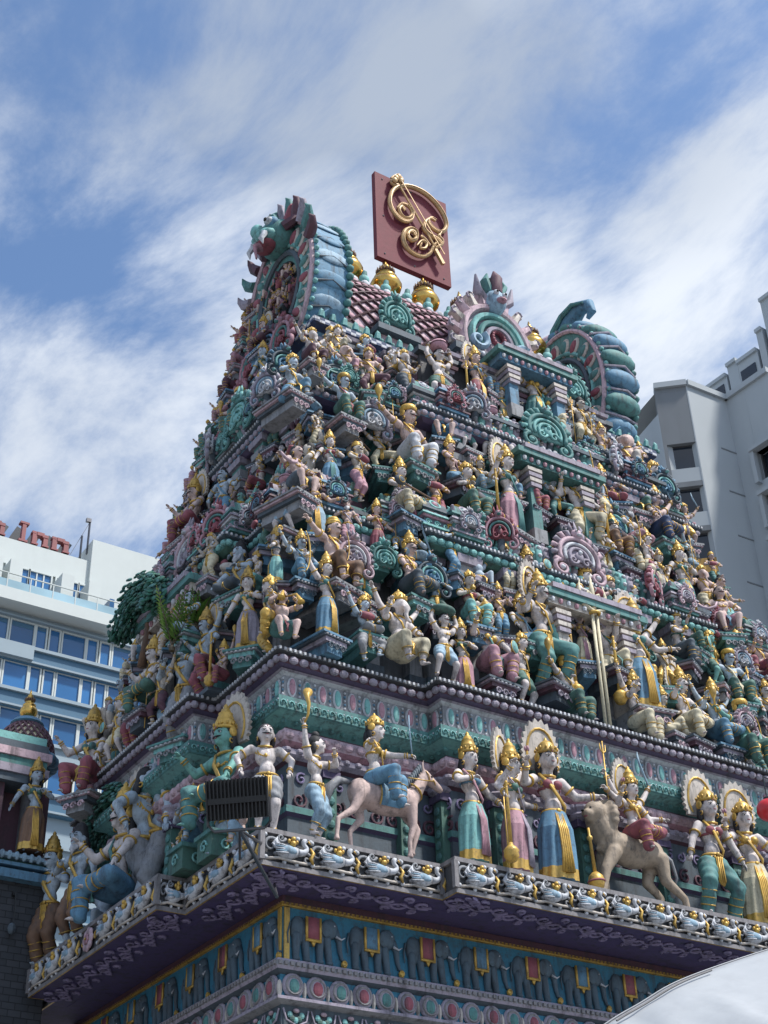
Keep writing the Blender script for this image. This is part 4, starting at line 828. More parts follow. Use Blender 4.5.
for j in range(15):
    a=A0+(A1-A0)*j/14; p=da(1.20,a); q=da(1.50,a); r=da(1.52,a+.10); b.use(('palepink','bone')[j%2]).tube([(p[0],2.66,p[1]),(q[0],2.62,q[1]),(r[0],2.58,r[1]+.06)],[.17,.13,.03],7); b.use('lilac').tube([V((q[0]+.10*math.cos(t),2.54,q[1]+.10*math.sin(t))) for t in (0,1,2,3,4,5)],.035,5)
for k in range(16):
    a=2*PI*k/16; b.use('rose').ell((cx+.2*math.cos(a),2.52,22.75+.24*math.sin(a)),(.07,.07,.07),6,5)
z=24.05; b.use('paleblue').ell((cx,2.55,z),(.34,.28,.42),12,8)
for q in(-1,1):
    b.use('white').ell((cx+q*.14,2.30,z+.12),(.09,.06,.08),8,6); b.use('eye').ell((cx+q*.14,2.25,z+.12),(.04,.03,.04),6,5); b.use('lilac').tube([(cx+q*.25,2.6,z),(cx+q*.55,2.55,z+.25),(cx+q*.62,2.5,z+.75)],[.14,.13,.03],7); b.use('teal').tube([(cx+q*.15,2.55,z+.3),(cx+q*.32,2.5,z+.65),(cx+q*.22,2.5,z+.95)],[.14,.12,.03],7)
b.use('plum').tube([(cx,2.5,z+.3),(cx,2.42,z+.75),(cx+.03,2.5,z+1.15)],[.2,.17,.03],8); b.use('green').ell((cx,2.5,z+.75),(.17,.15,.17),8,6); b.use('pink').ell((cx,2.28,z-.14),(.16,.12,.08),8,5)
for q in(-1,1): b.use('paleblue').tube(spiral((cx+q*.75,22.35),.32,1.3,q,1,18,y=2.45),[.10-.003*j for j in range(18)],7)
b.v=[(cx+(x-cx)*.80,y,z if z<22.0 else 22.0+(z-22.0)*.80) for x,y,z in b.v]
tp(b,'front_dormer',smooth=50)
for x in (4.35,W-4.75): # smaller gables on plinths at the foot of the vault
    b=MB(); 
    for z0,z1,w,yy,c in ((20.85,21.25,1.0,2.62,'slate'),(21.25,21.6,.85,2.72,'palepink'),(21.6,21.75,1.05,2.55,'slate')): b.use(c).b2((x-w/2,yy,z0),(x+w/2,3.6,z1))
    tp(b,'plinth'); tinst('scroll_gable',GAB[0],(x,2.72,21.75),0,(.8,1.2,.95))
# --- the side face (left): hooded niches climbing its centre line
for j,(y,z,s_) in enumerate(((3.9,20.9,.9),(4.7,21.2,.9),(5.6,21.2,.9),(6.6,20.9,.9),(5.2,18.9,1.0),(6.2,18.9,.95),(4.3,18.7,.8),(6.9,15.9,1.0),(5.0,15.5,1.1),(7.6,15.4,.9),(4.0,15.6,.8))):
    xx=2.3-(21.3-z)*.19; y=y*.85+.3
    tinst('scroll_gable',GAB[(3,5,3,3,1,3,5,1,0,3,4)[j]],(xx,y,z),-PI/2,(s_,1.2,s_*1.05))
# loose relief gables over the front between the figures
for px,py,v_,g_,s_ in ((372,436,1.55,4,.75),(383,575,.95,0,.6),(448,425,1.75,2,.55),(548,432,1.75,0,.8),(565,590,.95,4,.0),(300,505,1.3,2,.7),(405,515,1.15,4,.55),(480,555,1.0,0,.8),(430,595,.9,1,.7),(335,395,1.85,1,.75),(615,545,1.3,1,.9),(665,500,1.5,1,.7),(700,672,.9,0,.55),(742,672,.9,4,.5),(640,660,.9,0,.6),(505,425,1.9,5,.0),(283,380,2.0,1,.7),(745,735,.4,2,.5),(590,470,1.6,1,.7),(352,575,.9,2,.7)):
    if s_: p=ony(px,py,v_); tinst('scroll_gable',GAB[g_],p,0,(s_,1.2,s_))
# oval medallion shields etc. left of the corner
# --- sign: red board with the gilded emblem, own posts
VS=DC
sg=empty('emblem_sign',(6.1,VS,ZRG+.1),0,'square red board with gilded scrolled emblem on two posts above the roof','sign')
L0=ony(376,257,VS); q=ony(444,202,VS); SWd=q.x-L0.x; SH=ony(374,173,VS).z-L0.z
b=MB().use('panelred'); b.b2((L0.x,VS-.06,L0.z),(L0.x+SWd,VS+.08,L0.z+SH)); 
for x in(.1,.5,.9):
    for z in(.06,.5,.94):
        if x!=.5 or z!=.5: b.use('darkgrey').ell((L0.x+x*SWd,VS-.065,L0.z+z*SH),(.025,.015,.025),6,4)
o=b.build('board',sg); o.location=-sg.location
def crop(pts): # points read off the board (fractions across and down)
    out=[]
    for x,y in pts:
        a=(x-222)/(443.); yt=82+(x-218)*.41; out.append(V((L0.x+a*SWd,VS-.15,L0.z+SH*(1-(y-yt)/532.))))
    return out
b=MB().use('emblem')
for st,w in (([(385,345),(365,320),(350,345),(370,385),(410,390),(432,360),(415,320),(370,300),(340,330)],.06),([(432,360),(425,400),(390,415),(345,395),(305,340),(295,280),(320,215),(375,185),(445,190),(520,225),(585,285),(630,355),(645,415),(630,455),(600,470),(565,455),(535,425),(528,395),(550,385),(575,400)],.075),([(605,470),(590,500),(610,530),(590,560),(555,570)],.07),([(440,500),(430,480),(405,478),(395,505),(415,530),(445,520),(450,480),(420,458),(385,470),(368,505),(372,550),(395,590),(440,620),(490,628),(530,605),(548,570),(570,540)],.075),([(450,560),(480,530),(510,545),(500,575),(470,575),(480,545)],.045),([(520,395),(505,420),(500,455),(530,490),(580,520),(600,545)],.075),([(475,500),(500,520),(530,560)],.05),([(310,140),(345,120),(375,150),(360,180),(330,185),(312,160),(335,145),(352,160)],.07)):
    P=smoothp(crop(st)); n=len(P); b.tube(P,[w*.8*(.55+.45*math.sin(PI*min(1,max(0,(i+.6)/n)))) for i in range(n)],8,flat=1.,up=(0,-1,0)); b.tube([p+V((0,-w*.9,0)) for p in P],w*.16,4)
P=crop([(345,165),(590,625)]); b.tube([P[0]+V((0,-.02,0)),P[1]+V((0,-.02,0))],[.032,.032],6); b.tube([P[0]+V((.05,-.12,0)),P[1]+V((.05,-.12,0))],.014,4)
q=crop([(555,590),(600,680)]); b.tube([q[0]+V((0,-.05,0)),q[1]+V((0,-.05,0))],[.055,.055],4)
for x,y in ((330,150),(345,140),(360,165),(320,165)): b.ell(crop([(x,y)])[0]+V((0,-.08,0)),(.08,.06,.09),8,6)
o=b.build('emblem',sg); o.location=-sg.location; autosmooth(o,50)
for px in(389,433): x=ony(px,270,VS).x; b=MB().use('brown').b2((x-.05,VS+.09,ZRG),(x+.05,VS+.19,L0.z+SH-.3)); o=b.build('post',sg); o.location=-sg.location
SKYB=[(235,165,125,.20),(150,235,90,.14),(170,30,240,.12),(340,70,190,.10),(470,60,150,.08),(600,280,100,.20),(680,215,90,.20),(745,165,80,.16),(550,320,70,.18),(90,440,140,.08),(20,370,110,.06),(150,520,120,.10),(640,350,90,.12),
 (60,270,100,-.26),(20,120,100,-.16),(620,60,130,-.06),(560,170,100,-.16),(690,90,80,-.06),(150,320,70,-.16),(60,560,120,-.10)]
GREYB=[(150,30,220,.8),(330,60,180,.75),(460,60,180,.6),(250,90,110,.2),(640,90,200,.5),(60,460,140,.25)]
CLW=(3.9,4.15,4.5); CLG=(2.0,2.3,2.8); SKYT=(.66,.76,.84); SUN_E=2.9; SUN_A=5; EXPO=.88
# ------------------------------------------------------------------ ground
def struct(mb,name): o=mb.build(name); o['kind']='structure'; return o
b=MB().use('paving'); b.add([(-900,-900,0),(900,-900,0),(900,900,0),(-900,900,0)],[(0,1,2,3)]); struct(b,'ground')
b=MB().use('asphalt'); b.add([(-200,-13.5,.004),(200,-13.5,.004),(200,-5.5,.004),(-200,-5.5,.004)],[(0,1,2,3)]); struct(b,'road')
b=MB().use('white'); 
for k in range(-20,20): b.add([(k*6,-9.56,.008),(k*6+3,-9.56,.008),(k*6+3,-9.44,.008),(k*6,-9.44,.008)],[(0,1,2,3)])
struct(b,'road_marking')
b=MB().use('paving'); b.b2((-200,-5.5,0),(200,-2.5,.13)); b.b2((-200,-24,0),(200,-13.5,.13)); struct(b,'pavement')
# ------------------------------------------------------------------ hotel on the left
HV=54.; K=(HV-CAM.y)/(40-CAM.y)
def hx(X): return CAM.x+(X-CAM.x)*K
def hz(z): return 1.6+(z-1.6)*K
def hp(px,py): return ony(px,py,HV)
hot=empty('hotel_building',(hx(6),HV+6,0),0,'white hotel block with bands of blue windows, a glass balcony rail and red roof letters','building')
def hb(mb,name,parent=hot):
    o=mb.build(name,parent); o.location=-hot.location if parent is hot else (0,0,0); return o
x0,x1=hx(-22),hx(19); zT=hz(39.1)
b=MB().use('hotelwhite'); b.b2((x0,HV+1.6,0),(hx(14.2)+8,HV+22,ony(40,548,HV+1.6).z)); b.b2((x0,HV+1.45,ony(40,572.5,HV+1.45).z),(hp(104,600).x,HV+3,ony(40,547,HV+1.45).z))
b.b2((hp(101,535).x,HV+1.2,hz(36)),(hx(21),HV+18,hp(102,530).z)); hb(b,'wall')
zb=ony(33,545,HV+2).z; LH=(ony(33,523,HV+2).z-zb)*.9
# roof parapet slope: thin cable line and antennas
b=MB().use('darkgrey')
p=hp(0,560); b.b2((x0,HV+2.2,zb-.5),(hp(83,560).x,HV+2.5,zb-.05)); 
for k in range(26): x=hp(78,560).x-1.0*k; b.box((x,HV+2.9,zb+.75),(.55,.12,1.5),rot=Matrix.Rotation(.4,3,'Y'))
hb(b,'sign_frame')
lw=hp(80,560).x
def letter(ch,x,z,h,w):
    m=MB().use('letter'); t=.18*h
    e=[0]
    def r(a,b_,c,d): e[0]+=.012; m.b2((x+a*w,HV+1.9-e[0],z+b_*h),(x+c*w,HV+2.2+e[0],z+d*h))
    if ch=='I': r(.34,.0,.66,1.0); r(.12,0,.88,.10); r(.12,.90,.88,1.0)
    else: r(.04,0,.30,.74); r(.0,.62,.2,.74); r(.68,0,.94,.60); r(.28,.56,.70,.74); r(.60,.50,.94,.66); r(.0,0,.38,.08); r(.62,0,1.0,.08)
    return m

for ch,pa,pb in (('n',-6,13),('I',25,38),('n',40,59),('n',61,81)):
    xa,xb=hp(pa,555).x,hp(pb,560).x
    o=hb(letter(ch,xa,zb,LH if ch=='I' else LH*.92,(xb-xa)*.92),'letter_i' if ch=='I' else 'letter_n')
# storeys : pixel rows measured on the facade become heights
def band(za,zb_,c,y,xa,xb,name,par=hot): b=MB().use(c).b2((xa,y,za),(xb,y+.3,zb_)); return hb(b,name)
zr=hz(36.34); xe=hp(117,619).x
def pz(y,x=40): return hp(x,y).z
b=MB().use('hotelwhite'); b.b2((x0,HV-.2,pz(609)),(xe,HV+1.7,pz(597))); hb(b,'balcony_slab')
b=MB().use('railglass'); b.b2((x0,HV-.15,pz(597)),(xe,HV-.10,pz(589))); hb(b,'balcony_rail'); b=MB().use('hotelwhite').b2((x0,HV-.18,pz(583)),(xe,HV-.10,pz(582.2))); b.use('hotelwhite')
k=x0
while k<xe: b.b2((k,HV-.17,pz(597)),(k+.06,HV-.11,pz(583))); k+=1.35
hb(b,'handrail')
def window(xa,xb,za,zb_,y,pane='glassblue',parts_=2,frame='hotelwhite'):
    f=MB().use(frame); t=.09
    f.b2((xa-t,y-.09,za-t),(xb+t,y+.05,za)); f.b2((xa-t,y-.09,zb_),(xb+t,y+.05,zb_+t)); f.b2((xa-t,y-.09,za),(xa,y+.05,zb_)); f.b2((xb,y-.09,za),(xb+t,y+.05,zb_))
    for k in range(1,parts_): x=xa+(xb-xa)*k/parts_; f.b2((x-.04,y-.05,za),(x+.04,y+.05,zb_))
    fo=hb(f,'window'); g=MB().use(pane).b2((xa,y+.02,za),(xb,y+.045,zb_)); g.build('pane',fo)
    if rnd.random()<.3:
        g=MB().use('hotelband').b2((xa+.03,y+.01,zb_-(zb_-za)*rnd.uniform(.1,.3)),(xb-.03,y+.018,zb_-.02)); g.build('blind',fo)
for a,bb in ((-30,-18),(-16,3),(11.5,33.5),(36,57),(64,85),(88,106)):
    xa,xb=hp(a,590).x,hp(bb,600).x; window(xa,xb,pz(597)+.05,ony(40,574,HV+1.5).z,HV+1.5,parts_=3)
for a in (-17,4,58,86): b=MB().use('hotelwhite'); xa=hp(a,590).x; b.b2((xa+.2,HV+.1,pz(597)),(xa+.95,HV+1.45,ony(40,575,HV+1).z)); hb(b,'balcony_partition')
b=MB().use('glassblue').b2((hp(113,600).x-.1,HV+.2,pz(597)),(hp(117.5,600).x-.1,HV+1.6,pz(577))); hb(b,'corner_pane')
# three lower window storeys
dzr=(pz(658.6)-pz(706)); rows=[(pz(640),pz(616.5)),(pz(685),pz(659)),(pz(733),pz(706))]; rows+=[(rows[2][0]-dzr*k,rows[2][1]-dzr*k) for k in range(1,10)]
b=MB()
b.use('hotelgrey').b2((x0,HV+1.0,rows[0][1]+.2),(hx(19),HV+1.61,pz(598)))
zprev=34.0
for i,(za,zb_) in enumerate(rows):
    lo=rows[i+1][1] if i+1<len(rows) else .2
    if i in(0,1): b.use('hotelband')
    elif i==2: b.use('hotelgrey')
    else: b.use('hotelband' if i%2 else 'hotelgrey')
    b.b2((x0,HV+.9,(lo)+.02),(hx(19),HV+1.6,(za)-.02)); b.use('hotelgrey').b2((x0,HV+.72,(za)-.28),(hx(19),HV+1.3,(za)-.09)); b.use('hotelgrey').b2((x0,HV+.78,(zb_)+.09),(hx(19),HV+1.3,(zb_)+.2))
    b.use('hotelgrey').b2((x0,HV+1.25,(za)-.1),(hx(19),HV+1.6,(zb_)+.1))
b.use('hotelgrey').b2((x0,HV+.6,pz(656)),(hp(38,650).x,HV+1.2,pz(642)))
hb(b,'facade')
xs=[];x=hp(-40,650).x
Pd=hp(71.1,625).x-hp(18.4,617).x; pat=[(0,.43*Pd),(.49*Pd,.67*Pd),(.75*Pd,.93*Pd)]
x=hp(18.4,617).x-Pd*4
while x<hx(18):
    for i,(za,zb_) in enumerate(rows[:4]):
        sh=(0,-.1,.0,.0)[i]
        for a,c in pat: window(x+a+sh,x+c+sh,(za),(zb_),HV+1.12,parts_=1)
    x+=Pd
b=MB().use('steel'); p=hp(102,528)
for px,py,h_ in ((101,530,1.9),(94,534,1.0),(80,543,.8)): q=hp(px,py); b.tube([(q.x,HV+2,q.z-.6),(q.x,HV+2,q.z+h_)],.07,5)
q=hp(101,530); b.tube([(q.x,HV+2,q.z+1.7),(hp(80,545).x,HV+2.2,hp(80,545).z)],.02,4); b.box((hp(101,515).x,HV+2,q.z+1.8),(.3,.2,.25)); hb(b,'antenna')
b=MB().use('hotelwhite').prism([(hp(75,560).x,hz(38.6)),(hp(81,560).x,hz(38.6)),(hp(81,530).x,hz(40.3)),(hp(79,530).x,hz(40.3))],HV+4,HV+5); hb(b,'roof_fin')
# ------------------------------------------------------------------ grey block on the right
ZR=55.
P1,P2,P3,P4=[onz(x,y,ZR) for x,y in ((654,389.5),(686.4,385.5),(726,401),(768,372))]
rb=empty('tower_block',(P3.x+8,P3.y+4,0),0,'grey concrete tower block with folded facade and recessed dark windows','building')
def rp(mb,name,parent=None): 
    o=mb.build(name,parent or rb); o.location=-rb.location if parent is None else (0,0,0); return o
def vplane(px,py,A,B):
    n=V((-(B-A).y,(B-A).x,0)).normalized(); d=ray(px,py); return CAM+d*(n.dot(A-CAM)/n.dot(d))
def wallpanel(m,A,B,za,zb_,th,out=0.,c='concrete'):
    t=(B-A); t.z=0; t.normalize(); n=V((-t.y,t.x,0)); 
    if n.dot(CAM-A)<0: n=-n
    a,b_=A+n*out,B+n*out; 
    m.use(c).loft([[V((a.x,a.y,z)),V((b_.x,b_.y,z)),V((b_.x,b_.y,z))-n*th,V((a.x,a.y,z))-n*th] for z in(za,zb_)])
def seg(A,B,s,t): return A+(B-A)*s,A+(B-A)*t
P0=P1+V((3.2,5.0,0)); P5=P4+V((2.,-6,0)); P6=P5+V((16,2,0)); P7=P0+V((18,14,0)); P0=P1+V((3.6,18,0))
b=MB()
t=(P2-P1); 
# face A is built around its recessed windows: two piers, sills, heads
wz=[]
for (ya,yb) in ((443,468),(489,512),(533,556),(578,601),(622,645),(665,688)):
    xm=683+(ya-443)*.195
    wz.append((vplane(xm+4,yb,P1,P2).z,vplane(xm,ya,P1,P2).z))
dz=wz[0][0]-wz[1][0]
hl=lambda q: ((q.x-P1.x)**2+(q.y-P1.y)**2)**.5/t.length
sA=hl(vplane(667,445,P1,P2)); sB=min(hl(vplane(698,441,P1,P2)),.97)
wz=[(wz[0][0]-dz*k,wz[0][1]-dz*k) for k in range(14)]
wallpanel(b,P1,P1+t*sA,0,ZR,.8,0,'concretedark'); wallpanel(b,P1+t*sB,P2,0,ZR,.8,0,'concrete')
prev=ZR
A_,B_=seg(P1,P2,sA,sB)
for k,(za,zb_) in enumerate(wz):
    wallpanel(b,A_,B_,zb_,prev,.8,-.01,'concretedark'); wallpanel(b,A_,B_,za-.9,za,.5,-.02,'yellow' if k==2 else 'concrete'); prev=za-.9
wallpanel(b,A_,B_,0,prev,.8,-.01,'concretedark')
wallpanel(b,P2,P3,0,ZR,.8,0.005); 
b.use('concrete').add([P1-V((0,0,.3)),P2-V((0,0,.3)),P3-V((0,0,.3)),P6-V((0,0,.3)),P7-V((0,0,.3)),P0-V((0,0,.3))],[(0,1,2,3,4,5)])
wallpanel(b,P7,P0,0,ZR-2,.5); wallpanel(b,P6,P7,0,ZR,.5)
rp(b,'wall')
b=MB()   # coping
for A,B in ((P1,P2),(P2,P3),(P3,P4)): wallpanel(b,A,B,ZR-.02,ZR+.35,.9,.18,'concrete')
rp(b,'coping')
for k,(za,zb_) in enumerate(wz[:8]):
    f=MB(); wallpanel(f,A_,B_,za,za+.12,.3,-.30,'steel'); wallpanel(f,A_,B_,zb_-.1,zb_,.3,-.30,'steel'); m=(A_+B_)/2; wallpanel(f,m-t*.015,m+t*.015,za,zb_,.25,-.33,'steel'); fo=rp(f,'window'); g=MB(); wallpanel(g,A_,B_,za+.12,zb_-.1,.05,-.32,'glassdark'); g.build('pane',fo)
# lower, farther wing left of it, stepped top
dW=V((.20,.98,0)); zw=vplane(658,414,P1,P2).z
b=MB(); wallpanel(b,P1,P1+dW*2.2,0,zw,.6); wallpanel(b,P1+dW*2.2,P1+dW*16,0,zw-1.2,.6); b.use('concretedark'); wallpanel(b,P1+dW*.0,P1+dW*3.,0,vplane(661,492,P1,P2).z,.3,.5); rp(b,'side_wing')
# reveal lines on the broad face
b=MB()
for k in range(9):
    b=MB(); z=vplane(714,446,P2,P3).z-dz*k; wallpanel(b,P2+(P3-P2)*.62,P3,z,z+.09,.1,.03,'concretedark'); rp(b,'groove')
# face C beyond the fold with its large hooded windows
P4b=P3+(P4-P3).normalized()*16
b=MB(); cz=[]
for k in range(5):
    top=vplane(752,446,P3,P4b).z-dz*k*1.0-.6; cz.append((top-1.9,top))
s0,s1=2.2/26,9.5/26; A2,B2=seg(P3,P4b,s0,s1)
wallpanel(b,P3,A2,0,ZR,.8); wallpanel(b,B2,P4b,0,ZR,.8); prev=ZR
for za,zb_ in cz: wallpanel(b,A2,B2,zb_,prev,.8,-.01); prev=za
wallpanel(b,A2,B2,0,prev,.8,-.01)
for za,zb_ in cz: wallpanel(b,A2-(P4-P3).normalized()*.25,B2,zb_,zb_+.25,.9,.45,'concrete'); wallpanel(b,A2-(P4-P3).normalized()*.25,A2,za-.2,zb_,.6,.35,'concrete')
rp(b,'folded_wall')
for za,zb_ in cz: 
    f=MB(); wallpanel(f,A2,A2+(B2-A2)*.02,za,zb_,.3,-.3,'steel'); wallpanel(f,A2+(B2-A2)*.48,A2+(B2-A2)*.52,za,zb_,.3,-.3,'steel'); fo=rp(f,'window'); g=MB(); wallpanel(g,A2,B2,za,zb_,.05,-.5,'glassdark'); g.build('pane',fo)
# penthouse steps behind the parapet
b=MB()
Q=[onz(x,y,57.5) for x,y in ((716,388),(727,360),(741,350),(768,330))]
d3=(P4-P3).normalized(); n3=V((-d3.y,d3.x,0)); n3=n3 if n3.x>0 else -n3
A9=P3+n3*1.6; B9=A9+d3
for (xa,ya),(xb,yb),c in (((706,391),(727,379),'concrete'),((727,368),(738,368),'concrete'),((738,367),(757,351),'concrete'),((756,334),(762,331),'concrete'),((760,303),(800,290),'concrete')):
    qa,qb=vplane(xa,ya,A9,B9),vplane(xb,yb,A9,B9); wallpanel(b,V((qa.x,qa.y,0)),V((qb.x,qb.y,0)),ZR-4,max(qa.z,qb.z)-.0,4.,0,c); wallpanel(b,V((qa.x,qa.y,0)),V((qb.x,qb.y,0)),max(qa.z,qb.z),max(qa.z,qb.z)+.25,4.3,.15,'concrete')
for (xa,ya),(xb,yb) in (((708,393),(724,384)),((741,372),(755,360))):
    qa,qb=vplane(xa,ya,A9,B9),vplane(xb,yb,A9,B9); z_=(qa.z+qb.z)/2; wallpanel(b,V((qa.x,qa.y,0)),V((qb.x,qb.y,0)),z_-1.,z_-.1,.2,.06,'glassdark')
rp(b,'penthouse')
# ------------------------------------------------------------------ small shrine and brick wall, far left
SV=7.25
def sp(x,y): return ony(x,y,SV)
b=MB().use('brickwall'); wt=sp(30,885).z; wr=sp(52,900).x; b.b2((-14,SV,0),(wr+.02,SV+3,wt)); o=b.build('brick_wall'); tag(o,'dark grey brick wall below the small domed shrine at far left','wall'); 
b=MB().use('metaldark'); q=ony(12,925,SV-.12); b.tube([q+V((0,0,.55)),q+V((.02,0,.2)),q],.012,5); b.use('slate').ell(q-V((0,0,.06)),(.07,.07,.1),8,6); b.use('metaldark').box(q+V((0,.08,.55)),(.06,.12,.06)); o=b.build('wall_lamp'); tag(o,'small dark bulb lamp hanging on the grey brick wall','lamp')
xc=sp(18,760).x; shr=empty('shrine',(xc,SV+1.2,wt),0,'small shrine with a latticed dome and gold finial on the brick wall, far left','shrine')
def sb(mb,n,sm=0):
    o=mb.build(n,shr); o.location=-shr.location
    if sm: autosmooth(o,sm)
    return o
hw=sp(47,760).x-xc
b=MB()
def sbx(za,zb_,w,c,dy=0): b.use(c).b2((xc-w-3.0*0,SV+.2-dy,za),(xc+w,SV+2.4,zb_))
zl=sp(20,856).z; zd=sp(20,783).z; 
b.use('blue').b2((xc-3,SV-.2,wt),(xc+hw+.15,SV+2.6,wt+.15))
zz=wt+.15; hh=(zl-zz)/5
for k,(c,e) in enumerate((('slate',.05),('blue',.2),('teal',.1),('paleblue',.25),('slate',.12))): b.use(c).b2((xc-3,SV-e,zz+hh*k),(xc+hw+e,SV+2.5,zz+hh*(k+1)-.003))
for k in range(30): b.use('paleblue').ell((xc+hw+.1-.13*k,SV-.22,zz+hh*3.5),(.05,.06,.08),6,5)
sb(b,'plinth',40)
b=MB().use('plum').b2((xc-.8,SV+.5,zl),(xc+hw*.8,SV+2.2,zd))
for q in (-1.0,.58):
    for r_0 in(0,.22): b.use(('grey','plum','lilac')[int(r_0*5)]).b2((xc+q*hw+r_0,SV+.1,zl),(xc+q*hw+r_0+.16,SV+.5,zd)); 
    for k in range(9): b.use('white').ell((xc+q*hw+.08,SV+.08,zl+.12+k*(zd-zl)/9),(.06,.05,.07),6,5)
sb(b,'niche',40)
b=MB(); z=zd; zt_=ony(22,757,SV+.9).z; hh=(zt_-zd)/6
for k,(c,w) in enumerate((('slate',.95),('lilac',1.08),('teal',1.0),('palepink',1.12),('slate',1.0),('aqua',.92))): b.use(c).b2((xc-hw*1.3,SV+.3-w*.35,z+hh*k),(xc+hw*w,SV+2.4,z+hh*(k+1)-.003))
sb(b,'cornice')
YD=SV+.9; q1,q2=ony(-4,757,YD),ony(50,757,YD); XD=(q1.x+q2.x)/2; zt_=q1.z-.05; zt2=ony(22,724,YD).z; b=MB().use('cream'); R=(q2.x-q1.x)/2; H_=(zt2-zt_); prof=[(R*.96,0),(R*1.04,H_*.25),(R*.98,H_*.5),(R*.75,H_*.8),(R*.4,H_*1.0),(R*.15,H_*1.08)]; b.lathe(prof,24,c=(XD,YD,zt_))
for k in range(24):
    for sg_ in(-1,1):
        P=[];
        for j in range(12):
            t=j/11*4; i=min(int(t),3); fr=t-i; r=prof[i][0]*(1-fr)+prof[i+1][0]*fr; z=prof[i][1]*(1-fr)+prof[i+1][1]*fr; a=2*PI*k/24+sg_*j*.11; P.append((XD+(r+.02)*math.cos(a),YD+(r+.02)*math.sin(a),zt_+z))
        b.use('plum').tube(P,.022,4)
for k in range(22): a=2*PI*k/22; b.use('blue').ell((XD+R*1.08*math.cos(a),YD+R*1.08*math.sin(a),zt_+.04),(.13,.13,.12),7,5)
b.use('blue').lathe([(R*.5,0),(R*.62,.06),(R*.5,.14),(R*.2,.2)],16,c=(XD,YD,zt2-.06)); sb(b,'dome',50)
o=inst('gilded_finial',FIN,shr,V((XD,YD,zt2+.02))-shr.location,0,(.46,.46,.58))
# ------------------------------------------------------------------ flood light on its bracket
fl=empty('floodlight',(-.3,-.3,9.2),0,'black finned floodlight on a tubular bracket at the ledge corner','floodlight')
c=CAM+ray(238,799)/FPX*17.6
b=MB().use('metaldark'); n=16; u1=(CAM+ray(268,797)/FPX*17.6-(CAM+ray(208,802)/FPX*17.6)); Wd=u1.length; ex=u1.normalized(); ez=V((0,0,1)); ez=(ez-ex*ez.dot(ex)).normalized(); ey=ez.cross(ex)
R3=Matrix((ex,ey,ez)).transposed()@Matrix.Rotation(.35,3,'X')
b.box(c,(Wd,.16,.46),rot=R3)
for k in range(n+1): b.box(c+R3@V((-Wd/2+Wd*k/n,-.09 ,0)),(.018,.10,.47),rot=R3)
b.box(c+R3@V((0,-.135,-.02)),(Wd*.96,.03,.07),rot=R3); o=b.build('housing',fl); o.location=-fl.location
b=MB().use('glassdark').box(c+R3@V((0,.085,0)),(Wd*.92,.01,.40),rot=R3); o=b.build('lens',fl); o.location=-fl.location
b=MB().use('steel'); q=R3
for s_ in(-1,1): b.tube([c+R3@V((s_*Wd*.52,0,.0)),c+R3@V((s_*Wd*.52,0,-.28)),c+R3@V((s_*Wd*.42,.0,-.36))],.016,6)
b.tube([c+R3@V((-Wd*.42,0,-.36)),c+R3@V((Wd*.42,0,-.36))],.02,6)
base=V((-.02,-.02,8.95)); mid=c+R3@V((0,0,-.36)); e2=CAM+ray(277,897)/FPX*18.6
b.tube([mid,e2],.024,6); b.tube([mid,V((-.03,.55,8.9))],.018,6); b.tube([mid+V((.0,0,0)),base],.02,6); b.tube([e2,V((.45,.45,8.62))],.02,6); o=b.build('bracket',fl); o.location=-fl.location
# ------------------------------------------------------------------ canopy close by, lower right
def tpx(x,y,t): return CAM+ray(x,y)/FPX*t
A=tpx(594,1032,7.5); B_2=tpx(685,978,7.9); C_2=tpx(775,947,8.3)
tent=empty('market_canopy',(C_2.x+.3,C_2.y-.6,0),0,'pale grey tarpaulin canopy roof in the lower right corner','canopy')
m=MB().use('tarp'); n=26; Rr=[]
ridge=smoothp([A+(A-B_2)*1.2+V((0,0,-.1)),A,tpx(640,1003,7.7),B_2,C_2,C_2+(C_2-B_2)*1.0+V((0,0,-.03))],8)
dn=V((-.10,-1.5,-.75))
for i,p in enumerate(ridge):
    row=[]
    for j in range(n+1):
        t=j/n; q=p+dn*t; w=.006*math.sin(i*.9+t*5)+.03*noise.noise(V((i*.35,t*6,0)))+.05*noise.noise(V((i*.12,t*2.5,3))); q.z+=w*min(1,t*6); row.append(q)
    Rr.append(row)
m.loft(Rr,closed=False,cap=False)
Rb=[[p+V((.1,1.2,-.9))*(j/4) for j in range(5)] for p in ridge]; m.loft(Rb,closed=False,cap=False); o=m.build('tarpaulin',tent); o.location=-tent.location; o.data.shade_smooth()
sm=o.modifiers.new('t','SOLIDIFY'); sm.thickness=.004
m=MB().use('tarpseam'); m.tube([p+V((-.02,-.07,-.020)) for p in ridge[10:27]],.006,5); m.tube([p+V((0,-.01,-.005)) for p in ridge],.005,4); o=m.build('seam',tent); o.location=-tent.location
m=MB().use('steel'); 
for p in (ridge[4]+dn*.95,ridge[-3]+dn*.95,ridge[4]+V((.1,1.2,-.9)),ridge[-3]+V((.1,1.2,-.9))): o=MB().use('steel').tube([(p.x,p.y,0),(p.x,p.y,p.z-.02)],.022,8).build('leg',tent); o.location=-tent.location
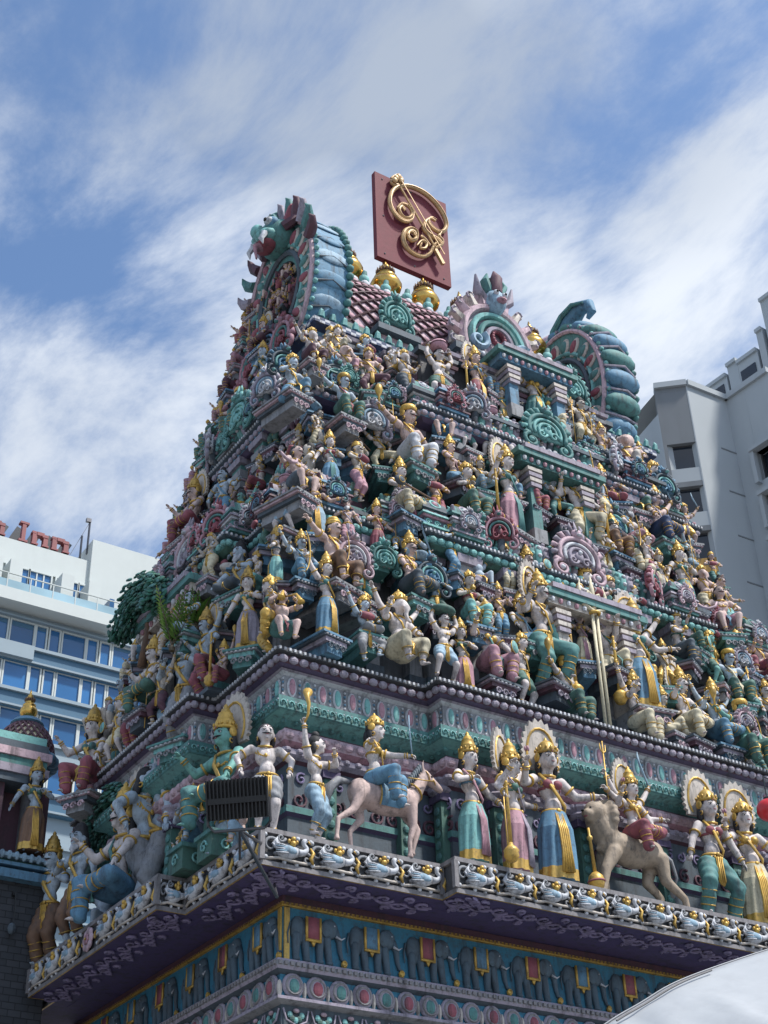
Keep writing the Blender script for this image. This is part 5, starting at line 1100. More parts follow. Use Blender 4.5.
# red round lantern at the right edge, on an overhead wire
p=tpx(769,810,9.0); ln=empty('round_lantern',(p.x,p.y,p.z),0,'round red lantern hanging at the right edge of the picture','lantern')
b=MB().use('red').ell((0,0,0),(.075,.075,.07),20,14); b.build('globe',ln,smooth=True)
b=MB().use('metaldark').lathe([(.02,.066),(.022,.08),(.006,.09)],10); b.tube([(0,0,.08),(0,0,.22)],.004,5); b.build('hook',ln)
b=MB().use('metaldark').tube([p+V((.0,.0,.22))+V((1,.25,.0))*(j*.5)+V((0,0,.02*j*j)) for j in range(0,14)],.004,5); b.build('wire',ln).location=-ln.location
# ------------------------------------------------------------------ ferns rooted in the left face
def fern(px,py,X,n,h,label):
    p=onx(px,py,X); r=empty('fern',p,0,label,'plant')
    m=MB().use('fern')
    for k in range(n):
        a=2*PI*k/n+rnd.uniform(-.3,.3)-1.2; tl=rnd.uniform(.15,.5); L=h*rnd.uniform(.75,1.1); d0=V((math.cos(a)*tl,math.sin(a)*tl,1)).normalized(); pts=[d0*L*t+V((0,0,-.35*L*t*t*tl)) for t in [j/13 for j in range(14)]]
        m.use('stem').tube(pts,.007,4); m.use('fern')
        sd=d0.cross(V((.3,-.8,.2))).normalized()
        for j in range(2,14):
            w=.15*h*math.sin(PI*min(1,(j/13)*.8+.18))
            for q in(-1,1):
                e=pts[j]+sd*q*w+d0*w*.55; s2=d0*.032; m.add([pts[j],pts[j]+s2+(e-pts[j])*.5,e,pts[j]-s2*.6+(e-pts[j])*.5],[(0,1,2,3)])
    m.build('fronds',r); MB().use('stem').lathe([(.05,-.06),(.06,0),(.02,.05)],8).build('root',r)
fern(172,648,.02,10,1.2,'green fern growing beside the tree canopy on the left face'); fern(196,628,.42,8,.8,'smaller green fern growing by the cornice on the left face')
# ------------------------------------------------------------------ sky and sun
SUN_EL,SUN_DIR=math.radians(58),V((.50,-.75,0)).normalized()
w=bpy.data.worlds.new('World'); S.world=w; w.use_nodes=True; nt=w.node_tree; N=nt.nodes; L=nt.links; N.clear()
out=N.new('ShaderNodeOutputWorld'); bg=N.new('ShaderNodeBackground'); L.new(bg.outputs[0],out.inputs[0])
sky=N.new('ShaderNodeTexSky'); sky.sky_type='NISHITA'; sky.sun_disc=False; sky.sun_elevation=SUN_EL; sky.sun_rotation=math.atan2(SUN_DIR.x,SUN_DIR.y); sky.ozone_density=1.2; sky.air_density=1.0; sky.dust_density=1.4; sky.altitude=0
tc=N.new('ShaderNodeTexCoord')
def nm(op,a,b_=None,c_=None):
    n=N.new('ShaderNodeMath'); n.operation=op
    for i,v in enumerate((a,b_,c_)):
        if v is None: continue
        if hasattr(v,'default_value') or hasattr(v,'is_output'): L.new(v,n.inputs[i])
        else: n.inputs[i].default_value=v
    return n.outputs[0]
# clouds: noise over a plane at altitude (direction divided by height)
sx=N.new('ShaderNodeSeparateXYZ'); L.new(tc.outputs['Generated'],sx.inputs[0])
zc=nm('ADD',nm('MAXIMUM',sx.outputs[2],0.0),.12)
ra,rb_=ray(520,300),ray(740,150); ANG=math.atan2(rb_.y/rb_.z-ra.y/ra.z,rb_.x/rb_.z-ra.x/ra.z)
cb=N.new('ShaderNodeCombineXYZ'); L.new(nm('DIVIDE',sx.outputs[0],zc),cb.inputs[0]); L.new(nm('DIVIDE',sx.outputs[1],zc),cb.inputs[1])
def mknoise(scale,det,ro,dist,off,vec):
    vr=N.new('ShaderNodeVectorRotate'); vr.rotation_type='Z_AXIS'; vr.inputs['Angle'].default_value=-ANG; L.new(vec,vr.inputs['Vector']); mp=N.new('ShaderNodeMapping'); mp.inputs['Location'].default_value=off; mp.inputs['Scale'].default_value=(.8,1.35,1); L.new(vr.outputs[0],mp.inputs[0]); n=N.new('ShaderNodeTexNoise'); n.inputs['Scale'].default_value=scale; n.inputs['Detail'].default_value=det; n.inputs['Roughness'].default_value=ro; n.inputs['Distortion'].default_value=dist; L.new(mp.outputs[0],n.inputs['Vector']); return n.outputs[0]
n1=mknoise(3.2,13,.64,.25,(3.1,1.7,0),cb.outputs[0]); n2=mknoise(.9,4,.5,.2,(7.7,4.2,0),cb.outputs[0])
def blob(px,py,rad,inner=.0):
    d_=ray(px,py).normalized(); vd=N.new('ShaderNodeVectorMath'); vd.operation='DOT_PRODUCT'; L.new(tc.outputs['Generated'],vd.inputs[0]); vd.inputs[1].default_value=d_
    mr=N.new('ShaderNodeMapRange'); mr.interpolation_type='SMOOTHSTEP'; mr.inputs[1].default_value=math.cos(math.atan(rad/FPX)); mr.inputs[2].default_value=1.; L.new(vd.outputs['Value'],mr.inputs[0]); return mr.outputs[0]
acc=None
for px,py,rad,wt_ in SKYB:
    o=nm('MULTIPLY',blob(px,py,rad),wt_); acc=o if acc is None else nm('ADD',acc,o)
dens=nm('ADD',nm('ADD',nm('MULTIPLY',nm('SUBTRACT',n1,.47),2.7),nm('MULTIPLY',nm('SUBTRACT',n2,.5),.5)),acc)
mr=N.new('ShaderNodeMapRange'); mr.interpolation_type='SMOOTHSTEP'; mr.inputs[1].default_value=-.25; mr.inputs[2].default_value=.55; L.new(dens,mr.inputs[0])
# thick parts seen from below are greyer
n3=mknoise(1.6,6,.6,.3,(1.2,9.1,0),cb.outputs[0]); cr=N.new('ShaderNodeMapRange'); cr.inputs[1].default_value=.35; cr.inputs[2].default_value=.7; L.new(n3,cr.inputs[0])
acg=None
for px,py,rad,wt_ in GREYB:
    o=nm('MULTIPLY',blob(px,py,rad),wt_); acg=o if acg is None else nm('ADD',acg,o)
gf=nm('MINIMUM',nm('ADD',nm('MULTIPLY',cr.outputs[0],.25),acg),1.0)
cc=N.new('ShaderNodeMix'); cc.data_type='RGBA'; cc.inputs[6].default_value=(*CLW,1); cc.inputs[7].default_value=(*CLG,1); L.new(gf,cc.inputs[0])
sk=N.new('ShaderNodeMix'); sk.data_type='RGBA'; sk.blend_type='MULTIPLY'; sk.inputs[0].default_value=1; L.new(sky.outputs[0],sk.inputs[6]); sk.inputs[7].default_value=(*SKYT,1)
mx=N.new('ShaderNodeMix'); mx.data_type='RGBA'; L.new(nm('MULTIPLY',mr.outputs[0],.93),mx.inputs[0]); L.new(sk.outputs[2],mx.inputs[6]); L.new(cc.outputs[2],mx.inputs[7])
L.new(mx.outputs[2],bg.inputs[0]); bg.inputs[1].default_value=.13
sl=bpy.data.lights.new('sun','SUN'); sl.energy=SUN_E; sl.angle=math.radians(SUN_A); sl.color=(1,.95,.88); so_=bpy.data.objects.new('sun',sl); COL.objects.link(so_)
sd=V((SUN_DIR.x*math.cos(SUN_EL),SUN_DIR.y*math.cos(SUN_EL),math.sin(SUN_EL))); so_.rotation_euler=sd.to_track_quat('Z','Y').to_euler(); so_.location=(20,-20,40)
S.view_settings.view_transform='Standard'; S.view_settings.look='None'; S.view_settings.exposure=EXPO; S.view_settings.gamma=1
S.render.engine='CYCLES'; S.cycles.max_bounces=6; S.cycles.use_denoising=True
# ------------------------------------------------------------------ the statues
CR={'tall':.643,'cap':.587,'flat':.577,'turban':.60,'none':.535,'bun':.59,'matted':.60}; CR={k:v+(v-.355)*(HS-1) for k,v in CR.items()}
FV=dict(
 sariwoman=(dict(pose='stand',arms=('down','chest'),female=True,skirt=True,crown='tall',turn=.1),'woman in a pleated sari'),
 sariarms=(dict(pose='stand',arms=('bless','side'),female=True,skirt=True,crown='cap',halo=1,items=(('lotus',0),)),'haloed woman raising a lotus'),
 staffwoman=(dict(pose='stand',arms=('chest','mace'),female=True,skirt=True,crown='tall',items=(('staff',1),)),'woman with a long staff'),
 anjali=(dict(pose='stand',arms=('anjali','anjali'),crown='tall',wrap='long'),'man with joined palms'),
 guard=(dict(pose='legup',arms=('side','mace'),crown='tall',wrap='long',halo=1,items=(('mace',1),),extra=((-1,'bless'),(1,'high'))),'four-armed guardian with a mace'),
 guardw=(dict(pose='stand',arms=('mace','side'),female=True,skirt=True,crown='tall',halo=1,items=(('mace',0),),extra=((-1,'bless'),(1,'high'))),'four-armed woman guardian with a mace'),
 dancer=(dict(pose='dance',arms=('high','hip'),crown='cap',wrap='dhoti'),'dancing figure'),
 dancerw=(dict(pose='dance',arms=('up','side'),female=True,crown='cap',wrap='long'),'dancing woman'),
 carrier=(dict(pose='stride',arms=('carry','carry'),crown='none',wrap='short',beard='moustache',items=(('tub',0),),fat=.1,bare=True),'bare-chested man holding a tub on his head'),
 basketman=(dict(pose='stride',arms=('carry','carry'),crown='none',wrap='short',beard='moustache',items=(('basket',0),),fat=.1,bare=True),'man bearing a green basket overhead'),
 piper=(dict(pose='sit',arms=('mouth','mouth'),crown='none',wrap='short',fat=.45,bare=True,items=(('pipe',0),('pipe',1))),'plump seated man blowing two horns'),
 sword=(dict(pose='halflotus',arms=('knee','high'),crown='tall',wrap='long',items=(('sword',1),)),'seated warrior raising a sword'),
 kingsit=(dict(pose='halflotus',arms=('bless','knee'),crown='tall',wrap='long',halo=1),'haloed crowned figure seated with one leg down'),
 king4=(dict(pose='sit',arms=('bless','knee'),crown='tall',wrap='long',extra=((-1,'high'),(1,'high')),items=(('disc',2),('club',3))),'four-armed crowned figure seated upright'),
 warrior=(dict(pose='sit',arms=('out','hip'),crown='flat',wrap='long',fat=.12,beard='moustache',items=(('club',0),)),'moustached warrior seated wide'),
 veena=(dict(pose='halflotus',arms=('belly','side'),female=True,crown='tall',wrap='long',items=(('veena',0),)),'woman seated playing a long lute'),
 musician=(dict(pose='cross',arms=('belly','belly'),crown='cap',wrap='long',items=(('drum',0),)),'cross-legged drummer'),
 sage=(dict(pose='cross',arms=('knee','chest'),crown='matted',wrap='long',beard='long'),'bearded sage sitting cross-legged'),
 sagest=(dict(pose='stand',arms=('chest','down'),crown='matted',wrap='dhoti',beard='long'),'bearded sage standing'),
 elesit=(dict(pose='sit',arms=('bless','belly'),crown='cap',wrap='dhoti',fat=.5,head='elephant',extra=((-1,'high'),(1,'high'))),'elephant-headed four-armed figure seated'),
 elest=(dict(pose='stand',arms=('side','belly'),crown='cap',wrap='long',fat=.4,head='elephant',extra=((-1,'bless'),(1,'bless'))),'elephant-headed four-armed figure standing'),
 lionman=(dict(pose='kneel',arms=('high','knee'),crown='none',wrap='dhoti',head='lion',fat=.2),'lion-headed figure kneeling'),
 snakelady=(dict(pose='sit',arms=('bless','knee'),female=True,crown='tall',wrap='long',items=(('hood',0),)),'seated woman under a hood of snakes'),
 archer=(dict(pose='stride',arms=('out','chest'),crown='tall',wrap='long',items=(('bow',0),)),'archer holding a bow'),
 bowwoman=(dict(pose='stand',arms=('high','chest'),female=True,skirt=True,crown='tall',items=(('bow',0),)),'woman lifting a bow'),
 trident=(dict(pose='stride',arms=('mace','hip'),crown='matted',wrap='dhoti',items=(('trident',0),),extra=((-1,'high'),(1,'high'))),'four-armed figure with a trident'),
 lounge=(dict(pose='lounge',arms=('knee','out'),crown='tall',wrap='long'),'reclining crowned figure'),
 kneeler=(dict(pose='kneel',arms=('anjali','anjali'),crown='cap',wrap='dhoti'),'kneeling figure with joined palms'),
 drummerst=(dict(pose='stand',arms=('belly','belly'),crown='turban',wrap='dhoti',items=(('drum',0),)),'turbaned drummer standing'),
 shieldman=(dict(pose='stride',arms=('side','high'),crown='cap',wrap='short',items=(('shield',0),('sword',1))),'swordsman with a round shield'),
 potwoman=(dict(pose='sit',arms=('chest','knee'),female=True,crown='cap',wrap='long',items=(('pot',0),)),'seated woman holding a pot'),
 strong=(dict(pose='stand',arms=('hip','hip'),crown='none',wrap='short',fat=.15,beard='moustache',bare=True),'bare-chested moustached strongman'),
 snakeman=(dict(pose='sit',arms=('side','belly'),crown='none',wrap='short',bare=True,items=(('snake',0),)),'seated man wrestling a snake'),
 threehead=(dict(pose='halflotus',arms=('bless','bless'),crown='tall',wrap='long',extra=((-1,'high'),(1,'high'),(-1,'side'),(1,'side')),items=(('disc',2),('lotus',3)),fat=.1),'six-armed crowned figure seated'),
 dwarf=(dict(pose='kneel',arms=('up','up'),crown='none',wrap='short',fat=.45,bare=True),'stout dwarf pushing up with both arms'),
)
def FG(k):
    kw=dict(FV[k][0]); return figure(k,**kw)
def topof(k): kw=FV[k][0]; return POSE[kw['pose']]['pel'][2]+max(CR[kw.get('crown','tall')],.70 if any(i[0]=='basket' for i in kw.get('items',())) else 0)
PALG=dict(teal='turquoise',aqua='pale turquoise',blue='blue',paleblue='pale blue',pink='pink',rose='dark red',green='green',cream='cream',plum='plum',lilac='lilac',gold='gold',purple='violet',slate='slate blue',white='white',navy='navy',bone='ivory',grey='grey',brown='brown')
STAT=[];placed={'F':[],'L':[]}
def plF(px,py): # sloping front on which the statues stand
    n=V((0,1,-.165)); d=ray(px,py); t=(.55-.165*12.4-n.dot(CAM))/n.dot(d); return CAM+d*t
def plL(px,py):
    n=V((1,0,-.185)); d=ray(px,py); t=(.50-.185*12.4-n.dot(CAM))/n.dot(d); return CAM+d*t
BRMS=[]
for ca,cb_,cc_ in (('slate','lilac','plum'),('blue','slate','lilac'),('grey','palepink','slate'),('teal','grey','aqua')):
    BR=MB()
    for z0,z1,w,dp,c in((-.05,0,1.,1.,ca),(-.10,-.05,.90,.94,cb_),(-.20,-.10,.72,.84,cc_),(-.42,-.20,.5,.7,ca)): BR.use(c).b2((-w/2,-dp/2,z0),(w/2,dp*.5+.8,z1))
    for j in range(7): BR.use('white').ell((-.36+.12*j,-.48,-.075),(.045,.03,.02),6,4)
    for q in(-.2,0,.2): BR.use(cb_).tube([V((v_.x,-.44,v_.z)) for v_ in spiral((q,-.29),.09,1.3,1,0,10)],[.03-.002*j for j in range(10)],5)
    BRMS.append(BR.mesh('bracket'))
nbr=[0]
FLOORS=(9.205,12.365,16.0,19.2)
def put(k,g,face,p,H=None,skin=None,turn=0.,label=None,lift=True,bracket=True,scale=None,cat='statue',name=None,mount=False):
    """stand statue type k at p, garment colour g; H = height from feet to crown tip"""
    rz=(0 if face=='F' else -PI/2 if face=='L' else -PI/4)+turn
    h=H/topof(k) if scale is None else scale
    pal={'body':skin or rnd.choice(('skinw','skinw','skinw','skinb','skinp','skinp','bone')),'garment':g,'sash':rnd.choice(('gold','gold','gold',rnd.choice(('cream','rose','teal','blue','lilac','pink'))))}
    fem=FV[k][0].get('female')
    r=statue(FG(k),pal,p,h,rz,label,cat,name=name or 'statue')
    if fem:
        for c in r.children:
            if c.name.startswith('blouse'): c.material_slots[0].link='OBJECT'; c.material_slots[0].material=MAT[rnd.choice(('gold','rose','teal','blue','green'))]
    onfloor=any(abs(p.z-f)<.06 for f in FLOORS)
    if bracket and not onfloor:
        w=.46*(h/1.3)+.12; tinst('bracket',rnd.choice(BRMS),(p.x,p.y,p.z),rz,(w,w*.95,.75)); nbr[0]+=1
    STAT.append([r,k,g,face,p.copy(),h]); placed[face if face in 'FL' else 'F'].append(p.copy()); return r
def setpx(k,g,face,fx,fy,hy,skin=None,turn=0.,label=None,v=None,bracket=True,hx_=None,snap=.22):
    p=(plF if face!='L' else plL)(fx,fy)
    if v is not None: p=ony(fx,fy,v) if face!='L' else onx(fx,fy,v)
    for f in FLOORS:
        if abs(p.z-f)<snap: p=onz(fx,fy,f+.004) if v is None else V((p.x,p.y,f+.004))
    if v is None and face!='L' and p.z>12: p.y=max(p.y,.2)
    hd_=ony(fx,hy,p.y) if face!='L' else onx(fx,hy,p.x)
    return put(k,g,face,p,hd_.z-p.z,skin,turn,label,bracket=bracket)
F='F';L_='L'
# --- on the ledge, front
Z=9.208
def led(k,g,px,y,hy,skin,turn,label,fpy=None):
    p=ony(px,860,y); p=V((p.x,y,Z)); q=ony(px,hy,y); 
    return put(k,g,F,p,q.z-Z,skin,turn,label,bracket=False)
def ledx(k,g,py,x,hy,skin,turn,label,px):
    q=onx(px,hy,x); p=V((x,q.y,Z)); return put(k,g,L_,p,q.z-Z,skin,turn,label,bracket=False)
led('strong','grey',264,.30,722,'skinw',-.35,'bare-chested moustached strongman statue standing behind the floodlight at the corner')
def hornman():
    fig=figure('hornman',pose='stand',arms=('up','mouth'),crown='bun',wrap='dhoti',bare=True,items=(('horn',0),),turn=.5,beard='none')
    return fig
p=ony(308,860,.30); p=V((p.x,.30,Z)); r=statue(hornman(),{'body':'skinw','garment':'paleblue'},V((p.x,.12,Z)),1.46,.55,'pale dark-haired statue blowing a long curved gold horn','statue'); placed['F'].append(p)
q=ony(385,860,.18); animal('horse','skinp',V((q.x-.02,.12,Z)),1.16,.0,'prancing pale pink horse statue ridden on the front ledge')
FV['rider']=(dict(pose='sit',arms=('side','front'),female=True,crown='cap',wrap='long',halo=None,items=(('sword',1,-.4),)),'rider')
q=ony(377,810,.14); r=statue(FG('rider'),{'body':'skinw','garment':'blue'},V((q.x-.04,.06,Z+.66)),1.62,.75,'crowned woman statue in a blue and gold sari riding the pink horse','statue'); placed['F'].append(V((q.x,.2,Z)))
led('staffwoman','aqua',474,-.08,735,'skinw',.15,'pale-skinned woman statue in a turquoise sari holding a thin slanting staff')
led('guardw','pink',516,-.05,742,'skinw',.5,'haloed woman statue in pink with extra arms turned to the blue-robed one')
led('sariarms','blue',556,-.02,742,'skinw',-.15,'haloed woman statue in a long blue robe beside the lion')
q=ony(592,860,-.10); FV['maceonly']=None
m=MB().use('gold').lathe([(.004,0),(.05,.01),(.11,.08),(.13,.16),(.11,.24),(.05,.30)],14); m.use('rose').torus((0,0,.16),.125,.016,18,5); m.use('gold').lathe([(.03,.29),(.025,.8),(.045,.82),(.045,.86),(.02,.88),(.02,1.0)],10)
o=m.build('mace',smooth=True); o.location=V((q.x,-.16,Z)); o.rotation_euler=(0,-.06,0); tag(o,'large gold and red mace standing upright before the lion','mace')
q=ony(642,890,.02); animal('lion','lionskin',V((q.x-.02,.16,Z)),1.30,0,'maned tawny lion statue striding along the front ledge with a rider',mirror=-1)
FV['lionrider']=(dict(pose='halflotus',arms=('out','side'),female=True,crown='tall',wrap='long',halo=1,extra=((-1,'high'),(1,'high'),(-1,'bless'),(1,'low')),items=(('trident',2),('sword',3),('lotus',4))),'lion rider')
q=ony(640,850,.10); r=statue(FG('lionrider'),{'body':'skinw','garment':'rose'},V((q.x-.1,.04,Z+.78)),1.62,.1,'many-armed crowned woman statue in dark red skirts riding the lion','statue'); placed['F'].append(V((q.x,.1,Z)))
FV['trous']=(dict(pose='stride',arms=('down','down'),female=True,crown='cap',wrap='long',halo=1),'')
led('trous','teal',712,-.02,790,'skinw',-.1,'haloed woman statue in turquoise trousers with a long gold front sash')
led('sariarms','cream',750,.0,802,'skinw',-.3,'haloed woman statue in gold robes right of the turquoise-trousered one')
for i,(x,k,g,h) in enumerate(((9.35,'sagest','pink',1.2),(10.1,'guard','blue',1.4),(11.0,'dancer','green',1.3),(11.9,'kingsit','rose',1.2),(12.8,'anjali','teal',1.35))): put(k,g,F,V((x,.1,Z)),h,bracket=False)
# --- on the ledge, corner and left side
m=MB().use('green').b2((-.22,-.22,0),(.22,.22,.32)); m.use('teal').b2((-.26,-.26,.32),(.26,.26,.38)); m.use('aqua'); [m.tube([V((q.x,-.235,q.z)) for q in spiral((0,.17),.10,1.3,1,0,14)],.018,5,M=Matrix.Rotation(a*PI/2,4,'Z')) for a in range(4)]
q=onz(180,908,8.7); post=m.mesh('ledge_post'); tinst('ledge_post',post,(-.02,2.12,9.21),0)
p=onx(228,800,.25); tinst('ledge_post',post,(.10,p.y-.05,9.21),0); put('kingsit','teal','L',V((.10,p.y-.05,9.6)),onx(228,702,.12).z-9.6,'sking',.25,'green-faced many-armed crowned statue seated at the left of the floodlight',bracket=False)
put('kneeler','blue','L',V((-.02,2.12,9.60)),onx(178,795,-.02).z-9.60,'skinb',.35,'dark-haired blue-clad statue perched on the green post of the left ledge',bracket=False)
ledx('strong','grey',0,.25,765,'skinb',2.0,'grey strongman statue turning his back on the left ledge',148)
ledx('sagest','grey',0,.48,742,'skinb',-.2,'tall bearded grey sage statue with swept-back hair on the left ledge',166)
ledx('kingsit','blue',0,-.05,782,'skinw',.1,'gold-crowned blue-clad statue seated under the arch of green leaves',124)
ledx('sagest','brown',0,-.20,818,'skinb',.3,'nearer of two bearded sages in brown wraps at the ledge end',84)
ledx('anjali','brown',0,-.22,832,'skinb',.5,'grey praying man statue at the far end of the left ledge',57)
ledx('dwarf','grey',0,.1,875,'skinb',.2,'stout grey dwarf statue crouching on the left ledge',106)
# green leaf arch
def canopy(c,R,n,label,face='L',sx=1.,cols=('leafpaint','green','leafpaint','teal'),a0=-.2,a1=PI+.2,TH=.72,dz=0,name='tree_canopy',full=False):
    r=empty(name,c,0,label,'tree relief'); m=MB()
    for i in range(n):
        a=rnd.uniform(a0,a1); rr=R*(rnd.uniform(TH,1.06) if not full else math.sqrt(rnd.uniform(.0,1.1))); p=V((rnd.uniform(-.22,.18),-rr*math.cos(a)*sx,rr*math.sin(a)))
        m.use(rnd.choice(cols)); q=V((rnd.uniform(-.6,-.2),p.y*.5,p.z*.5+.2)).normalized().to_track_quat('Z','X').to_matrix()
        m.ell(p,(.042,.070,.022),6,4,rot=q@Matrix.Rotation(rnd.uniform(0,3),3,'Z'))
    m.build('leaves',r,smooth=True); m=MB().use('brown'); m.tube([(.15,.1,-R*1.0),(.2,.05,-.2*R),(.12,-.1,.4*R),(.05,0,.8*R)],[.09,.07,.06,.03],8); m.build('trunk',r,smooth=True); return r
q=onx(112,812,.20); canopy(V((.22,q.y,q.z-.45)),.85,700,'arch of painted green leaves over the seated blue statue')
q=onx(132,645,.45); canopy(V((.12,q.y-1.05,q.z-.12)),.82,1400,'dark green tree canopy sheltering the seated statue at the upper left',sx=1.1,a0=-.05,a1=PI+.05,TH=.35)
setpx('kingsit','green','L',148,716,640,'skinw',.1,'white-faced crowned statue seated under the dark green tree canopy',v=.15)
setpx('anjali','grey','L',181,748,628,'skinb',.4,'grey praying man statue standing beside the dark green tree canopy',v=.35)
m=MB().use('paleblue')
for i in range(26): m.ell((rnd.uniform(-.12,.12),rnd.uniform(-.42,.42),rnd.uniform(-.2,.12)),(.14,rnd.uniform(.08,.2),rnd.uniform(.10,.2)),8,6,rot=Matrix.Rotation(rnd.uniform(-.6,.6),3,'X'))
me=vox(m,.02,2); 
if not me.materials: me.materials.append(MAT['paleblue'])
q=onx(170,722,.35); o=inst('painted_rock',me,None,V((.38,q.y,12.62))); tag(o,'pale blue painted rock under the seated statue of the upper left','rock')
setpx('snakelady','rose','L',86,800,712,'skinw',.5,'red-robed crowned statue silhouetted between the small shrine and tower',v=-.05)
# shrine figure
q=sp(26,855); put('sariwoman','brown',F,V((q.x,SV-.12,zl)),sp(26,757).z-zl,'skinb',-.1,'gold-crowned statue standing in the niche of the small shrine',bracket=False)
# --- row above the oval frieze, front
A=[('piper','teal',282,646,588,'skinp',-.1,'plump seated statue blowing two gold horns at the tower corner'),('bowwoman','blue',326,641,552,'skinw',.2,'woman statue in blue sari lifting a bow on a lotus stand'),
('dancer','grey',366,665,596,'skinb',.3,None),('elesit','cream',402,672,590,'skinw',.2,'elephant-headed many-armed statue seated above the horse rider'),('basketman','paleblue',445,682,606,'skinw',0,'moustached man statue carrying a green basket on his head'),
('snakelady','pink',492,688,600,'skinw',.1,'pink-skirted woman statue seated under a hood of pale snakes'),('guard','teal',548,692,574,'skinw',.3,'guardian statue in turquoise leggings left of the lowest front doorway'),
('guardw','blue',646,716,604,'skinw',-.15,'guardian statue in blue and gold right of the lowest front doorway'),('kingsit','cream',690,745,668,'skinw',.2,None),('threehead','blue',722,752,680,'skinb',0,None),('warrior','green',752,770,700,'sking',0,None),
('lounge','cream',672,738,690,'bone',.2,None)]
for k,g,fx,fy,hy,sk,tn,lb in A: setpx(k,g,F,fx,fy,hy,sk,tn,lb)
for x,k,g,h in ((10.35,'lounge','teal',.8),(11.0,'archer','blue',1.3),(11.9,'kingsit','rose',1.2),(12.7,'sariwoman','green',1.35),(13.2,'dancer','grey',1.1)): put(k,g,F,V((x,.62,12.37)),h,bracket=False)
# --- next: between the first and second storeys
B=[('sword','slate',412,606,530,'skinp',.2,'seated warrior statue laying a long sword across the front parapet'),('turb','brown',335,592,512,'skinp',.3,None),('musician','grey',365,640,592,'skinb',0,None),
('veena','cream',402,522,456,'skinw',.2,'woman statue in cream seated playing a long dark lute'),('drummerst','pink',357,501,440,'bone',.4,None),('sariwoman','blue',330,494,430,'skinw',-.2,None),('snakeman','slate',297,500,444,'skinp',.3,None),('potwoman','green',470,524,462,'skinw',.2,None),('drummerst','rose',437,528,468,'skinp',-.1,None),
('guardw','pink',512,541,448,'skinw',.25,'guardian statue in a pink skirt left of the middle front doorway'),('guard','cream',584,552,468,'skinw',-.1,'guardian statue in cream and gold right of the middle front doorway'),
('warrior','green',345,425,372,'skinb',.1,'dark-green clad warrior statue with gold headdress seated with arms flung out'),('warrior','white',412,474,404,'skinp',.15,'grey bare-chested warrior statue with broad gold sash on the front'),
('king4','brown',614,562,500,'skinp',.1,None),('archer','cream',606,530,466,'skinp',.4,None),('lounge','cream',625,575,520,'skinw',.1,None),('sword','navy',662,548,486,'skinp',.1,None),('archer','cream',652,590,530,'skinw',.4,None),
('sariwoman','teal',688,618,545,'skinw',-.1,'woman statue in a turquoise sari standing before the grey tower block'),('elest','cream',710,625,568,'skinp',-.2,None),('snakeman','pink',728,640,588,'skinp',-.4,None),('shieldman','green',716,690,632,'sking',.5,None),('warrior','green',738,708,650,'skinb',-.2,None),('potwoman','slate',683,668,612,'skinw',.5,None),
('anjali','blue',452,578,520,'skinb',.5,None),('dwarf','lilac',480,590,552,'skinb',.1,None)]
FV['turb']=(dict(pose='sit',arms=('out','hip'),crown='turban',wrap='dhoti',fat=.2,beard='moustache'),'big-turbaned moustached man seated')
for k,g,fx,fy,hy,sk,tn,lb in B: setpx(k,g,F,fx,fy,hy,sk,tn,lb)
# --- third storey
C3=[('elesit','plum',312,368,326,'skinw',.1,None),('lionman','pink',347,380,345,'skinp',-.3,'lion-headed statue roaring below the left end of the roof eave'),('dancer','plum',372,398,348,'skinp',-.4,None),('elest','slate',405,402,350,'skinw',.2,None),
('carrier','green',440,409,350,'skinw',0,'bare-chested statue with a pink tub on its head under the roof'),('guardw','rose',478,414,348,'skinp',.25,'guardian statue in dark red left of the topmost front doorway'),('sariarms','teal',537,433,366,'skinw',-.1,'woman statue in a turquoise sari right of the topmost front doorway'),
('potwoman','cream',552,440,392,'skinp',-.4,None),('trident','cream',584,452,398,'bone',.1,None),('lionman','bone',631,478,436,'skinp',-.7,'roaring maned lion-headed statue at the upper right corner'),('archer','slate',604,468,424,'skinp',.2,None),('kneeler','blue',292,400,352,'skinb',.2,None)]
for k,g,fx,fy,hy,sk,tn,lb in C3: setpx(k,g,F,fx,fy,hy,sk,tn,lb)
# --- left face
D3=[('sariwoman','lilac',247,655,568,'skinw',.7,'crowned woman statue in a lilac sari on a pink lotus near the corner'),('king4','rose',222,688,640,'skinp',0,None),('guard','rose',205,700,610,'skinb',0,None),('bluest','blue',222,530,468,'skinb',.4,None),
('kingsit','rose',190,545,480,'skinp',.1,None),('trident','green',240,545,490,'sking',.3,None),('sariwoman','blue',263,398,342,'skinb',.4,'blue-gowned woman statue high on the left face by the lion bracket'),('warrior','green',238,436,388,'skinp',.1,None),('potwoman','green',215,450,408,'skinb',0,None),
('kingsit','plum',262,355,316,'skinp',.1,None),('guard','plum',245,352,312,'skinp',.1,None),('sage','slate',240,600,540,'skinb',.3,None),('kingsit','lilac',210,585,540,'skinb',0,None),('lounge','rose',178,560,515,'skinp',0,None)]
FV['bluest']=(dict(pose='stand',arms=('hip','side'),crown='bun',wrap='long'),'slim standing figure with hand on hip')
for k,g,fx,fy,hy,sk,tn,lb in D3: setpx(k,g,L_,fx,fy,hy,sk,tn,lb)
# --- a crowd of small figures clinging inside the left gable
gx=UX0-.36
for i in range(16):
    a=.25+2.5*(i%8)/7; rr=.35+.42*(i//8); y=D/2-rr*1.05*math.cos(a); z=22.6+rr*1.5*math.sin(a)-.3
    put(rnd.choice(('dwarf','dancer','kneeler','kingsit')),rnd.choice(('plum','pink','rose','slate')),'L',V((gx+.12,y,z)),.62,rnd.choice(('skinp','plum','skinp','rose')),bracket=False)
